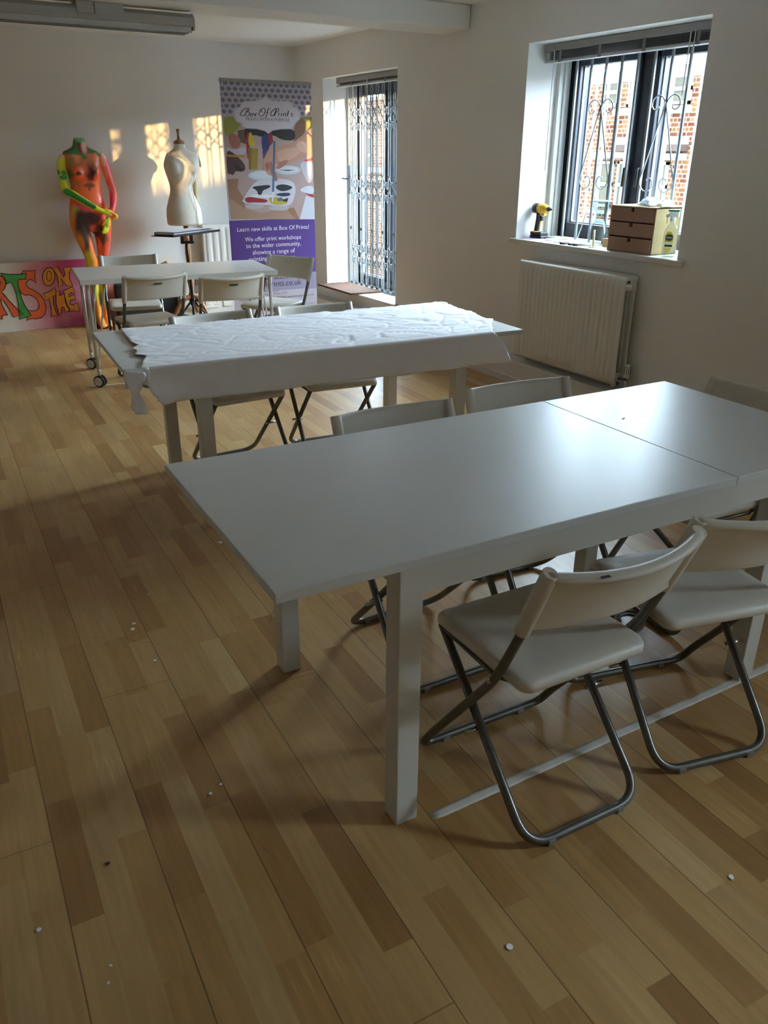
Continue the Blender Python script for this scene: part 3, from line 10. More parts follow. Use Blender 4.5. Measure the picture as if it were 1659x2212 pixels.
PAINT_L = [(1.4644, 1.4918, 0.0545, 0.0297, (190, 176, 160), 0.4), (1.4314, 1.3516, 0.0129, 0.0208, (52, 140, 56), 0.25), (1.4717, 1.3473, 0.0248, 0.0238, (52, 140, 56), 0.25), (1.4662, 1.3108, 0.0347, 0.0228, (52, 140, 56), 0.25), (1.4743, 1.1961, 0.0372, 0.0273, (48.0, 128.0, 52), 0.3), (1.4971, 1.1813, 0.0356, 0.0266, (47.5, 125.5, 52), 0.3), (1.52, 1.1664, 0.0341, 0.026, (47.0, 123.0, 52), 0.3), (1.5429, 1.1514, 0.0325, 0.0254, (46.5, 120.5, 52), 0.3), (1.566, 1.1364, 0.031, 0.0248, (46.0, 118.0, 52), 0.3), (1.5892, 1.1213, 0.0294, 0.0242, (45.5, 115.5, 52), 0.3), (1.6125, 1.1061, 0.0279, 0.0235, (45.0, 113.0, 52), 0.3), (1.6359, 1.0908, 0.0263, 0.0229, (44.5, 110.5, 52), 0.3), (1.6594, 1.0755, 0.0248, 0.0223, (44.0, 108.0, 52), 0.3), (1.8175, 0.9988, 0.0347, 0.0446, (236, 110, 50), 0.5)]
PAINT_R = [(1.8236, 1.4439, 0.0446, 0.0694, (214, 166, 146), 0.6), (1.8664, 1.4027, 0.0248, 0.0843, (214, 50, 84), 0.4), (1.8213, 1.3285, 0.0397, 0.0744, (222, 128, 96), 0.6), (1.8721, 1.2444, 0.0347, 0.0991, (232, 70, 60), 0.5), (1.8405, 1.207, 0.0248, 0.0397, (190, 140, 150), 0.6), (1.8243, 1.1184, 0.0297, 0.0744, (190, 36, 86), 0.35), (1.86, 1.1177, 0.0198, 0.0991, (236, 60, 70), 0.5), (1.7435, 0.9148, 0.0595, 0.0942, (192, 206, 48), 0.15), (1.7292, 0.9412, 0.0248, 0.0273, (216, 146, 44), 0.5)]
import bpy, bmesh, math, random
from mathutils import Vector, Matrix, noise
random.seed(7)
PI = math.pi
SC = bpy.context.scene
COL = SC.collection

# ------------------------------------------------------------------ materials
def lin(c):
    return tuple(((v/255)/12.92 if v/255 <= .04045 else ((v/255+.055)/1.055)**2.4) for v in c)
MATS = {}
def mat(name, rgb, rough=.5, metal=0., var=0., scale=8., spec=.5, bump=0., bscale=200., coat=0., alpha=1., stretch=(1, 1, 1)):
    if name in MATS: return MATS[name]
    m = bpy.data.materials.new(name); m.use_nodes = True
    nt = m.node_tree; N = nt.nodes; Lk = nt.links; b = N['Principled BSDF']
    c = lin(rgb)
    b.inputs['Base Color'].default_value = (*c, 1)
    b.inputs['Roughness'].default_value = rough; b.inputs['Metallic'].default_value = metal
    b.inputs['Specular IOR Level'].default_value = spec
    b.inputs['Coat Weight'].default_value = coat
    tc = N.new('ShaderNodeTexCoord')
    if var:
        mp = N.new('ShaderNodeMapping'); mp.inputs['Scale'].default_value = stretch
        n = N.new('ShaderNodeTexNoise'); n.inputs['Scale'].default_value = scale; n.inputs['Detail'].default_value = 5
        Lk.new(tc.outputs['Object'], mp.inputs['Vector']); Lk.new(mp.outputs['Vector'], n.inputs['Vector'])
        r = N.new('ShaderNodeValToRGB')
        r.color_ramp.elements[0].position = .3; r.color_ramp.elements[1].position = .7
        r.color_ramp.elements[0].color = (*[v*(1-var) for v in c], 1); r.color_ramp.elements[1].color = (*[min(1, v*(1+var)) for v in c], 1)
        Lk.new(n.outputs['Fac'], r.inputs['Fac']); Lk.new(r.outputs['Color'], b.inputs['Base Color'])
    if bump:
        n2 = N.new('ShaderNodeTexNoise'); n2.inputs['Scale'].default_value = bscale; n2.inputs['Detail'].default_value = 3
        bp = N.new('ShaderNodeBump'); bp.inputs['Strength'].default_value = bump; bp.inputs['Distance'].default_value = .002
        Lk.new(tc.outputs['Object'], n2.inputs['Vector']); Lk.new(n2.outputs['Fac'], bp.inputs['Height']); Lk.new(bp.outputs['Normal'], b.inputs['Normal'])
    MATS[name] = m
    return m

def glass_mat(name, tint=(1, 1, 1), rough=.0, refl=1.0):
    m = bpy.data.materials.new(name); m.use_nodes = True
    nt = m.node_tree; N = nt.nodes; Lk = nt.links; N.clear()
    o = N.new('ShaderNodeOutputMaterial'); t = N.new('ShaderNodeBsdfTransparent'); g = N.new('ShaderNodeBsdfGlossy')
    t.inputs['Color'].default_value = (*tint, 1); g.inputs['Roughness'].default_value = rough
    f = N.new('ShaderNodeLayerWeight'); f.inputs['Blend'].default_value = .5
    pw = N.new('ShaderNodeMath'); pw.operation = 'POWER'; pw.inputs[1].default_value = 5
    mu = N.new('ShaderNodeMath'); mu.operation = 'MULTIPLY_ADD'; mu.inputs[1].default_value = .9; mu.inputs[2].default_value = .03*refl
    mx = N.new('ShaderNodeMixShader')
    Lk.new(f.outputs['Facing'], pw.inputs[0]); Lk.new(pw.outputs[0], mu.inputs[0]); Lk.new(mu.outputs[0], mx.inputs['Fac'])
    Lk.new(t.outputs[0], mx.inputs[1]); Lk.new(g.outputs[0], mx.inputs[2]); Lk.new(mx.outputs[0], o.inputs['Surface'])
    MATS[name] = m
    return m

def vcol_mat(name, rough=.4):
    m = bpy.data.materials.new(name); m.use_nodes = True
    N = m.node_tree.nodes; a = N.new('ShaderNodeVertexColor'); a.layer_name = 'paint'
    n = N.new('ShaderNodeTexNoise'); n.inputs['Scale'].default_value = 60
    mx = N.new('ShaderNodeMix'); mx.data_type = 'RGBA'; mx.blend_type = 'OVERLAY'; mx.inputs['Factor'].default_value = .12
    b = N['Principled BSDF']; b.inputs['Roughness'].default_value = rough
    m.node_tree.links.new(a.outputs['Color'], mx.inputs['A']); m.node_tree.links.new(n.outputs['Fac'], mx.inputs['B'])
    m.node_tree.links.new(mx.outputs['Result'], b.inputs['Base Color'])
    return m

# node helpers for the floor and the brickwork
def mth(nt, op, a, b=None, c=None):
    n = nt.nodes.new('ShaderNodeMath'); n.operation = op
    for i, v in enumerate((a, b, c)):
        if v is None: continue
        if isinstance(v, (int, float)): n.inputs[i].default_value = v
        else: nt.links.new(v, n.inputs[i])
    return n.outputs[0]

def floor_mat():
    m = bpy.data.materials.new('beech_strip_floor'); m.use_nodes = True
    nt = m.node_tree; N = nt.nodes; L = nt.links; b = N['Principled BSDF']
    tc = N.new('ShaderNodeTexCoord'); sp = N.new('ShaderNodeSeparateXYZ'); L.new(tc.outputs['Object'], sp.inputs[0])
    x, y = sp.outputs['X'], sp.outputs['Y']
    a = math.radians(2.09)
    u = mth(nt, 'SUBTRACT', mth(nt, 'MULTIPLY', x, math.cos(a)), mth(nt, 'MULTIPLY', y, math.sin(a)))
    v = mth(nt, 'ADD', mth(nt, 'MULTIPLY', x, math.sin(a)), mth(nt, 'MULTIPLY', y, math.cos(a)))
    u = mth(nt, 'ADD', u, 10 - .2065 + .211*0)      # plank seams fall at multiples of .211
    off = 10 % .211
    u = mth(nt, 'SUBTRACT', u, off)
    v = mth(nt, 'ADD', v, 20)
    W, SW, SL, PL = .211, .211/3, .43, 2.15
    st = mth(nt, 'DIVIDE', u, SW); si = mth(nt, 'FLOOR', st)
    pi_ = mth(nt, 'FLOOR', mth(nt, 'DIVIDE', u, W))
    wn = N.new('ShaderNodeTexWhiteNoise'); wn.noise_dimensions = '1D'; L.new(si, wn.inputs['W'])
    vs = mth(nt, 'ADD', mth(nt, 'DIVIDE', v, SL), mth(nt, 'MULTIPLY', wn.outputs['Value'], 7.3))
    # slightly uneven strip lengths
    wob = N.new('ShaderNodeTexNoise'); wob.noise_dimensions = '2D'; wob.inputs['Scale'].default_value = 1.0
    cv = N.new('ShaderNodeCombineXYZ'); L.new(mth(nt, 'MULTIPLY', si, 3.7), cv.inputs[0]); L.new(mth(nt, 'MULTIPLY', vs, .6), cv.inputs[1]); L.new(cv.outputs[0], wob.inputs['Vector'])
    vs = mth(nt, 'ADD', vs, mth(nt, 'MULTIPLY', wob.outputs['Fac'], .9))
    ci = mth(nt, 'FLOOR', vs)
    c2 = N.new('ShaderNodeCombineXYZ'); L.new(si, c2.inputs[0]); L.new(ci, c2.inputs[1])
    w2 = N.new('ShaderNodeTexWhiteNoise'); w2.noise_dimensions = '2D'; L.new(c2.outputs[0], w2.inputs['Vector'])
    ramp = N.new('ShaderNodeValToRGB'); cr = ramp.color_ramp
    cols = [(0, (150, 110, 66)), (.15, (168, 127, 78)), (.5, (182, 144, 92)), (.72, (188, 152, 101)), (.9, (176, 140, 93)), (1, (197, 164, 114))]
    cr.elements[0].position = 0; cr.elements[0].color = (*lin(cols[0][1]), 1)
    cr.elements[1].position = 1; cr.elements[1].color = (*lin(cols[-1][1]), 1)
    for p, c in cols[1:-1]:
        e = cr.elements.new(p); e.color = (*lin(c), 1)
    L.new(w2.outputs['Value'], ramp.inputs['Fac'])
    # grain
    cg = N.new('ShaderNodeCombineXYZ'); L.new(mth(nt, 'MULTIPLY', u, 60), cg.inputs[0]); L.new(mth(nt, 'MULTIPLY', v, 4), cg.inputs[1]); L.new(mth(nt, 'MULTIPLY', w2.outputs['Value'], 30), cg.inputs[2])
    gn = N.new('ShaderNodeTexNoise'); gn.inputs['Scale'].default_value = 1.; gn.inputs['Detail'].default_value = 6; gn.inputs['Distortion'].default_value = .6; L.new(cg.outputs[0], gn.inputs['Vector'])
    gr = N.new('ShaderNodeMapRange'); gr.inputs['From Min'].default_value = .3; gr.inputs['From Max'].default_value = .75; gr.inputs['To Min'].default_value = 1.08; gr.inputs['To Max'].default_value = .86
    L.new(gn.outputs['Fac'], gr.inputs['Value'])
    # seams
    fu = mth(nt, 'FRACT', mth(nt, 'DIVIDE', u, W)); du = mth(nt, 'MINIMUM', fu, mth(nt, 'SUBTRACT', 1, fu))
    sl = mth(nt, 'GREATER_THAN', du, .0075)
    w3 = N.new('ShaderNodeTexWhiteNoise'); w3.noise_dimensions = '1D'; L.new(mth(nt, 'ADD', pi_, 41.5), w3.inputs['W'])
    fv = mth(nt, 'FRACT', mth(nt, 'ADD', mth(nt, 'DIVIDE', v, PL), w3.outputs['Value']))
    s2 = mth(nt, 'GREATER_THAN', mth(nt, 'MINIMUM', fv, mth(nt, 'SUBTRACT', 1, fv)), .0006)
    seam = mth(nt, 'MULTIPLY', sl, s2)
    seam = mth(nt, 'ADD', mth(nt, 'MULTIPLY', seam, .5), .5)
    fst = mth(nt, 'FRACT', st); fi = mth(nt, 'MINIMUM', fst, mth(nt, 'SUBTRACT', 1, fst))
    fine = mth(nt, 'ADD', mth(nt, 'MULTIPLY', mth(nt, 'GREATER_THAN', fi, .012), .1), .9)
    # wear
    wr = N.new('ShaderNodeTexNoise'); wr.inputs['Scale'].default_value = 2.3; wr.inputs['Detail'].default_value = 6; L.new(tc.outputs['Object'], wr.inputs['Vector'])
    wm = N.new('ShaderNodeMapRange'); wm.inputs['From Min'].default_value = .3; wm.inputs['From Max'].default_value = .7; wm.inputs['To Min'].default_value = .93; wm.inputs['To Max'].default_value = 1.07; L.new(wr.outputs['Fac'], wm.inputs['Value'])
    # pale scuffs and a few dark scratches worn into the lacquer
    sc = N.new('ShaderNodeTexNoise'); sc.inputs['Scale'].default_value = 3.1; sc.inputs['Detail'].default_value = 2
    L.new(tc.outputs['Object'], sc.inputs['Vector'])
    cg2 = N.new('ShaderNodeCombineXYZ'); L.new(mth(nt, 'MULTIPLY', u, 150), cg2.inputs[0]); L.new(mth(nt, 'MULTIPLY', v, 7), cg2.inputs[1])
    fs = N.new('ShaderNodeTexNoise'); fs.noise_dimensions = '2D'; fs.inputs['Scale'].default_value = 1; fs.inputs['Detail'].default_value = 4; L.new(cg2.outputs[0], fs.inputs['Vector'])
    sm = N.new('ShaderNodeMapRange'); sm.inputs['From Min'].default_value = .60; sm.inputs['From Max'].default_value = .78; L.new(sc.outputs['Fac'], sm.inputs['Value'])
    fm = N.new('ShaderNodeMapRange'); fm.inputs['From Min'].default_value = .50; fm.inputs['From Max'].default_value = .68; L.new(fs.outputs['Fac'], fm.inputs['Value'])
    scuff = mth(nt, 'MULTIPLY_ADD', mth(nt, 'MULTIPLY', sm.outputs['Result'], fm.outputs['Result']), .55, 1.0)
    vo = N.new('ShaderNodeTexVoronoi'); vo.feature = 'DISTANCE_TO_EDGE'; vo.inputs['Scale'].default_value = .9
    dn = N.new('ShaderNodeTexNoise'); dn.inputs['Scale'].default_value = 1.7; L.new(tc.outputs['Object'], dn.inputs['Vector'])
    va = N.new('ShaderNodeVectorMath'); va.operation = 'MULTIPLY_ADD'; L.new(dn.outputs['Color'], va.inputs[0]); va.inputs[1].default_value = (.9, .9, 0); L.new(tc.outputs['Object'], va.inputs[2]); L.new(va.outputs[0], vo.inputs['Vector'])
    sn = N.new('ShaderNodeMapRange'); sn.inputs['From Min'].default_value = .55; sn.inputs['From Max'].default_value = .62; L.new(wr.outputs['Fac'], sn.inputs['Value'])
    scr = mth(nt, 'SUBTRACT', 1, mth(nt, 'MULTIPLY', mth(nt, 'LESS_THAN', vo.outputs['Distance'], .0022), mth(nt, 'MULTIPLY', sn.outputs['Result'], .3)))
    seam = mth(nt, 'MULTIPLY', seam, mth(nt, 'MULTIPLY', scuff, scr))
    tot = mth(nt, 'MULTIPLY', mth(nt, 'MULTIPLY', seam, fine), mth(nt, 'MULTIPLY', gr.outputs['Result'], wm.outputs['Result']))
    mx = N.new('ShaderNodeVectorMath'); mx.operation = 'SCALE'; L.new(ramp.outputs['Color'], mx.inputs[0]); L.new(tot, mx.inputs['Scale'])
    L.new(mx.outputs['Vector'], b.inputs['Base Color'])
    rg = N.new('ShaderNodeMapRange'); rg.inputs['To Min'].default_value = .27; rg.inputs['To Max'].default_value = .42; L.new(wr.outputs['Fac'], rg.inputs['Value'])
    L.new(rg.outputs['Result'], b.inputs['Roughness'])
    b.inputs['Specular IOR Level'].default_value = .42
    return m

def brick_mat():
    m = bpy.data.materials.new('stock_brick'); m.use_nodes = True
    nt = m.node_tree; N = nt.nodes; L = nt.links; b = N['Principled BSDF']
    tc = N.new('ShaderNodeTexCoord'); sp = N.new('ShaderNodeSeparateXYZ'); L.new(tc.outputs['Object'], sp.inputs[0])
    cb = N.new('ShaderNodeCombineXYZ'); L.new(mth(nt, 'ADD', sp.outputs['Y'], sp.outputs['X']), cb.inputs[0]); L.new(sp.outputs['Z'], cb.inputs[1])
    br = N.new('ShaderNodeTexBrick'); L.new(cb.outputs[0], br.inputs['Vector'])
    br.inputs['Scale'].default_value = 1; br.inputs['Brick Width'].default_value = .21; br.inputs['Row Height'].default_value = .085
    br.inputs['Mortar Size'].default_value = .011; br.inputs['Mortar Smooth'].default_value = .1; br.offset_frequency = 2; br.squash = .5; br.squash_frequency = 2
    br.inputs['Color1'].default_value = (*lin((118, 60, 34)), 1); br.inputs['Color2'].default_value = (*lin((168, 122, 76)), 1); br.inputs['Mortar'].default_value = (*lin((178, 166, 150)), 1)
    br.inputs['Bias'].default_value = -.1
    L.new(br.outputs['Color'], b.inputs['Base Color']); b.inputs['Roughness'].default_value = .9
    return m

# ------------------------------------------------------------------ geometry
class MB:
    def __init__(s): s.bm = bmesh.new(); s.mi = 0
    def _new(s, vs, fs, smooth=False):
        V = [s.bm.verts.new(v) for v in vs]; out = []
        for f in fs:
            try: F = s.bm.faces.new([V[i] for i in f])
            except ValueError: continue
            F.smooth = smooth; F.material_index = s.mi; out.append(F)
        return V, out
    def box(s, x0, y0, z0, x1, y1, z1, M=None):
        vs = [Vector(p) for p in ((x0,y0,z0),(x1,y0,z0),(x1,y1,z0),(x0,y1,z0),(x0,y0,z1),(x1,y0,z1),(x1,y1,z1),(x0,y1,z1))]
        if M is not None: vs = [M @ v for v in vs]
        s._new(vs, [(0,3,2,1),(4,5,6,7),(0,1,5,4),(1,2,6,5),(2,3,7,6),(3,0,4,7)]); return s
    def prism(s, pts, d, M=None, smooth=False):
        """pts: 2D outline (x,z) ccw seen from -y; extruded along +y by d"""
        n = len(pts)
        vs = [Vector((p[0], 0, p[1])) for p in pts] + [Vector((p[0], d, p[1])) for p in pts]
        if M is not None: vs = [M @ v for v in vs]
        fs = [tuple(range(n)), tuple(range(2*n-1, n-1, -1))] + [(i, n+i, n+(i+1) % n, (i+1) % n) for i in range(n)]
        s._new(vs, fs, smooth); return s
    def poly(s, pts3):
        V, F = s._new(pts3, [tuple(range(len(pts3)))]); return s
    def tube(s, path, r, seg=10, closed=False, cap=True, flat=1.0, up=None):
        P = [Vector(p) for p in path]; n = len(P); R = r if isinstance(r, (list, tuple)) else [r]*n
        rings = []; prev = None
        for i in range(n):
            if closed: t = P[(i+1) % n]-P[i-1]
            else: t = P[min(i+1, n-1)]-P[max(i-1, 0)]
            t.normalize()
            if prev is None:
                a = Vector(up) if up else (Vector((0,0,1)) if abs(t.z) < .9 else Vector((1,0,0)))
                nn = (a - t*a.dot(t)).normalized()
            else:
                nn = prev - t*prev.dot(t)
                nn = nn.normalized() if nn.length > 1e-6 else prev
            prev = nn; bb = t.cross(nn)
            rings.append([s.bm.verts.new(P[i] + (nn*math.cos(q)*R[i] + bb*math.sin(q)*R[i]*flat)) for q in [2*PI*k/seg for k in range(seg)]])
        m = n if closed else n-1
        for i in range(m):
            A, B = rings[i], rings[(i+1) % n]
            for k in range(seg):
                f = s.bm.faces.new((A[k], A[(k+1) % seg], B[(k+1) % seg], B[k])); f.smooth = True; f.material_index = s.mi
        if cap and not closed:
            f = s.bm.faces.new(rings[0][::-1]); f.material_index = s.mi; f = s.bm.faces.new(rings[-1]); f.material_index = s.mi
        return s
    def lathe(s, prof, seg=24, M=None, sy=1., cap=True, smooth=True):
        """prof: (radius, z) from bottom to top"""
        rings = []
        for r, z in prof:
            ring = []
            for k in range(seg):
                q = 2*PI*k/seg; v = Vector((r*math.cos(q), r*math.sin(q)*sy, z))
                ring.append(s.bm.verts.new(M @ v if M is not None else v))
            rings.append(ring)
        for A, B in zip(rings, rings[1:]):
            for k in range(seg):
                f = s.bm.faces.new((A[k], A[(k+1) % seg], B[(k+1) % seg], B[k])); f.smooth = smooth; f.material_index = s.mi
        if cap:
            f = s.bm.faces.new(rings[0][::-1]); f.material_index = s.mi; f = s.bm.faces.new(rings[-1]); f.material_index = s.mi
        return s
    def loft(s, rings, closed_caps=True, smooth=True):
        V = [[s.bm.verts.new(p) for p in r] for r in rings]; n = len(V[0])
        for A, B in zip(V, V[1:]):
            for k in range(n):
                f = s.bm.faces.new((A[k], A[(k+1) % n], B[(k+1) % n], B[k])); f.smooth = smooth; f.material_index = s.mi
        if closed_caps:
            f = s.bm.faces.new(V[0][::-1]); f.smooth = False; f.material_index = s.mi
            f = s.bm.faces.new(V[-1]); f.smooth = False; f.material_index = s.mi
        return s
    def grid(s, fn, nu, nv, smooth=True):
        V = [[s.bm.verts.new(fn(i/nu, j/nv)) for j in range(nv+1)] for i in range(nu+1)]
        for i in range(nu):
            for j in range(nv):
                f = s.bm.faces.new((V[i][j], V[i+1][j], V[i+1][j+1], V[i][j+1])); f.smooth = smooth; f.material_index = s.mi
        return s
    def build(s, name, mats, parent=None, bevel=0., bseg=2, solid=0., fixn=True, loc=None, rot=None):
        if fixn: bmesh.ops.recalc_face_normals(s.bm, faces=s.bm.faces[:])
        me = bpy.data.meshes.new(name); s.bm.to_mesh(me); s.bm.free()
        for m in (mats if isinstance(mats, (list, tuple)) else [mats]): me.materials.append(m)
        o = bpy.data.objects.new(name, me); COL.objects.link(o)
        if parent is not None: o.parent = parent
        if loc is not None: o.location = loc
        if rot is not None: o.rotation_euler = rot
        if solid:
            md = o.modifiers.new('s', 'SOLIDIFY'); md.thickness = solid; md.offset = 0
        if bevel:
            md = o.modifiers.new('b', 'BEVEL'); md.width = bevel; md.segments = bseg; md.limit_method = 'ANGLE'; md.angle_limit = math.radians(40)
        return o

def fillet(pts, r, n=5):
    """polyline with rounded corners; r is a radius or one per interior point"""
    P = [Vector(p) for p in pts]; out = [P[0]]
    for i in range(1, len(P)-1):
        rr = r[i-1] if isinstance(r, (list, tuple)) else r
        a = (P[i-1]-P[i]); b = (P[i+1]-P[i]); d = min(rr, a.length*.48, b.length*.48)
        A = P[i]+a.normalized()*d; B = P[i]+b.normalized()*d
        for k in range(n+1):
            t = k/n; out.append(A*(1-t)**2 + P[i]*2*t*(1-t) + B*t*t)
    out.append(P[-1]); return out

def thing(name, label, cat, loc=(0,0,0), rz=0., group=None):
    o = bpy.data.objects.new(name, None); o.empty_display_size = .05; COL.objects.link(o)
    o.location = loc; o.rotation_euler = (0,0,rz); return tag(o, label, cat, group)
def tag(o, label, cat, group=None):
    o['label'] = label; o['category'] = cat
    if group: o['group'] = group
    return o
def struct(o, label=None):
    o['kind'] = 'structure'
    if label: o['label'] = label
    return o
def copy_tree(o, parent=None):
    c = o.copy(); COL.objects.link(c)
    if parent is not None: c.parent = parent
    for ch in list(o.children): copy_tree(ch, c)
    return c
def text_part(name, s, mt, parent, x0, x1, z, y, shear=0., thick=.0003, hmax=None, M=None):
    """lettering lying in the x-z plane, facing -y, fitted between x0 and x1 with its baseline at z"""
    cu = bpy.data.curves.new(name, 'FONT'); cu.body = s; cu.extrude = thick/2; cu.shear = shear; cu.resolution_u = 3
    o = bpy.data.objects.new('t', cu); COL.objects.link(o)
    bpy.context.view_layer.update()
    me = bpy.data.meshes.new_from_object(o.evaluated_get(bpy.context.evaluated_depsgraph_get()))
    bpy.data.objects.remove(o); me.name = name
    xs = [v.co.x for v in me.vertices]; a, b = min(xs), max(xs); k = (x1-x0)/(b-a)
    for v in me.vertices:
        p = Vector((x0+(v.co.x-a)*k, y-v.co.z, z+v.co.y*k)); v.co = M @ p if M is not None else p
    me.materials.clear(); me.materials.append(mt)
    ob = bpy.data.objects.new(name, me); COL.objects.link(ob); ob.parent = parent
    return ob
def smoothstep(a, b, t):
    t = max(0, min(1, (t-a)/(b-a))); return t*t*(3-2*t)

# shared materials
WALL = mat('white_wall_paint', (228, 226, 221), .75, var=.02, scale=2, bump=.08, bscale=350)
CEIL = mat('ceiling_paint', (232, 231, 228), .8)
TRIM = mat('white_gloss_trim', (214, 213, 208), .35, var=.02, scale=6)
LAM = mat('white_laminate', (206, 207, 204), .37, var=.02, scale=4, bump=.05, bscale=60)
LEGW = mat('white_table_paint', (204, 202, 194), .38, var=.02, scale=5)
PLAS = mat('white_chair_plastic', (206, 200, 188), .42, var=.05, scale=7, bump=.1, bscale=500)
TUBE = mat('grey_steel_tube', (104, 102, 97), .33, metal=.75, var=.12, scale=30)
CAPM = mat('grey_foot_plastic', (120, 116, 106), .6)
GREEN = mat('green_slot', (34, 62, 44), .5)
RADW = mat('radiator_enamel', (214, 211, 202), .35)
DARK = mat('anthracite_frame', (44, 48, 56), .4)
GATE = mat('white_steel', (126, 130, 133), .45)
BLK = mat('black_metal', (20, 20, 21), .45)
BLKP = mat('black_plastic', (24, 24, 25), .5)
WOOD = mat('turned_beech', (150, 104, 66), .45, var=.12, scale=14, stretch=(4, 4, 1))
CALICO = mat('calico', (210, 202, 186), .9, var=.03, scale=30, bump=.15, bscale=900)
CHROME = mat('chrome', (190, 190, 190), .18, metal=1)
GLASS = glass_mat('window_glass', (.96, .98, .98))
VGLASS = glass_mat('vessel_glass', (.86, .90, .90), refl=2.2)
PAPER = mat('white_paper', (243, 242, 246), .7, var=.015, scale=9)
GREYP = mat('grey_plastic', (150, 150, 148), .5)

# ================================================================== the room
WX, YB, ZC = 3.83, 8.22, 2.46           # right wall, back wall, ceiling
XL, YF = -2.3, -1.7
W1 = (3.222, 4.646, .965, 2.168)        # right window: y0 y1 z0 z1
W2 = (6.262, 7.60, .285, 2.152)
WT = .47                                 # wall thickness
m = MB(); m.box(XL-.1, YF-.1, -.1, WX+.05, YB+.1, 0); struct(m.build('floor', floor_mat()))
m = MB(); m.box(XL-.1, YF-.1, ZC, WX+WT, YB+.1, ZC+.1); struct(m.build('ceiling', CEIL))
m = MB(); X1 = WX+WT
W3 = (-1.30, -.40, 1.1, 2.168)  # opening of the added fill window
for (a, b, c, d) in ((YF, W3[0], 0, ZC), (W3[1], W1[0], 0, ZC), (W3[0], W3[1], 0, W3[2]), (W3[0], W3[1], W3[3], ZC), (W1[1], W2[0], 0, ZC), (W2[1], YB, 0, ZC), (W1[0], W1[1], 0, W1[2]), (W1[0], W1[1], W1[3], ZC), (W2[0], W2[1], 0, W2[2]), (W2[0], W2[1], W2[3], ZC)):
    m.box(WX, a, c, X1, b, d)
bmesh.ops.remove_doubles(m.bm, verts=m.bm.verts[:], dist=1e-5)
struct(m.build('wall_right', WALL, fixn=False))
m = MB(); m.box(XL, YB, 0, X1, YB+.15, ZC); struct(m.build('wall_back', WALL))
m = MB(); m.box(XL-.15, YF, 0, XL, YB, ZC); struct(m.build('wall_left', WALL))
m = MB(); m.box(XL, YF-.15, 0, X1, YF, ZC); struct(m.build('wall_front', WALL))
m = MB(); m.box(XL, 5.29, 2.309, WX, 5.63, ZC); struct(m.build('trim_1', WALL, bevel=.012, bseg=3), 'boxed beam crossing the ceiling')
# skirting boxes
m = MB(); m.box(3.705, YF, 0, WX, YB, .15); m.box(3.70, YF, .145, WX, YB, .168); m.box(3.7, YF, 0, WX, YB, .05)
struct(m.build('baseboard_right', TRIM, bevel=.004))
m = MB(); m.box(XL, YB-.02, 0, 2.44, YB, .16); m.box(2.44, YB-.11, 0, 3.70, YB, .205)
struct(m.build('baseboard_back', TRIM, bevel=.004))
# sills
m = MB(); m.box(3.798, 3.165, .945, 4.16, 4.69, .978); struct(m.build('trim_2', TRIM, bevel=.006), 'white sill board under the barred window')
m = MB(); m.box(3.79, 6.21, .262, 4.16, 7.655, .287); struct(m.build('trim_3', TRIM, bevel=.005), 'low white sill board of the gated window')

# ------------------------------------------------------------------ windows
def window_frame(name, y0, y1, z0, z1, panes, x=4.19, d=.07, cw=.035):
    """fixed outer frame + casements; panes = list of (ya, yb, za, zb) glass openings"""
    ob = bpy.data.objects.new(name, None); COL.objects.link(ob); ob['kind'] = 'structure'
    m = MB(); ys = sorted({y0, y1, *[p[0] for p in panes], *[p[1] for p in panes]})
    za, zb = panes[0][2], panes[0][3]
    m.box(x, y0, z0, x+d, y1, za); m.box(x, y0, zb, x+d, y1, z1)
    edges = [y0]
    for p in sorted(panes): edges += [p[0], p[1]]
    edges.append(y1)
    for i in range(0, len(edges), 2): m.box(x, edges[i], za, x+d, edges[i+1], zb)
    m.build('window_frame', DARK, ob, bevel=.006)
    for p in sorted(panes):
        b = MB(); w = cw
        for (a, b_, c, e) in ((p[0]-w, p[0]+.004, p[2]-w, p[3]+w), (p[1]-.004, p[1]+w, p[2]-w, p[3]+w), (p[0]-w, p[1]+w, p[2]-w, p[2]+.004), (p[0]-w, p[1]+w, p[3]-.004, p[3]+w)):
            b.box(x-.022, a, c, x+.004, b_, e)
        b.build('casement', DARK, ob, bevel=.004)
        b = MB()
        for (a, b_, c, e) in ((p[0], p[0]+.008, p[2], p[3]), (p[1]-.008, p[1], p[2], p[3]), (p[0], p[1], p[2], p[2]+.012)):
            b.box(x+.012, a, c, x+.03, b_, e)
        b.build('glazing_bead', GREYP, ob)
        g = MB(); g.box(x+.03, p[0], p[2], x+.036, p[1], p[3]); g.build('window_pane', GLASS, ob)
    return ob
w1 = window_frame('window_1', W1[0], W1[1], .98, W1[3], [(4.02, 4.515, 1.075, 2.05), (3.34, 3.835, 1.075, 2.05)])
w3 = window_frame('added_fill_window', W3[0], W3[1], W3[2], W3[3], [(-1.17, -.53, 1.21, 2.05)])  # unseen window, added behind the camera to bring in fill light
m = MB(); m.box(3.798, -1.35, 1.075, 4.16, -.35, 1.107); struct(m.build('trim_6', TRIM, bevel=.006), 'white sill board of the added fill window behind the camera')
for yy in (3.985, 3.875):
    m = MB(); m.box(4.155, yy-.012, 1.38, 4.17, yy+.012, 1.46); m.tube([(4.15, yy, 1.44), (4.125, yy, 1.44), (4.12, yy, 1.33)], .009, 8)
    m.build('window_handle', BLKP, w1)
w2 = window_frame('window_2', W2[0], W2[1], .29, W2[3], [(7.03, 7.515, .38, 2.015), (6.66, 6.89, .38, 2.015), (6.35, 6.53, .38, 2.015)], cw=.022)
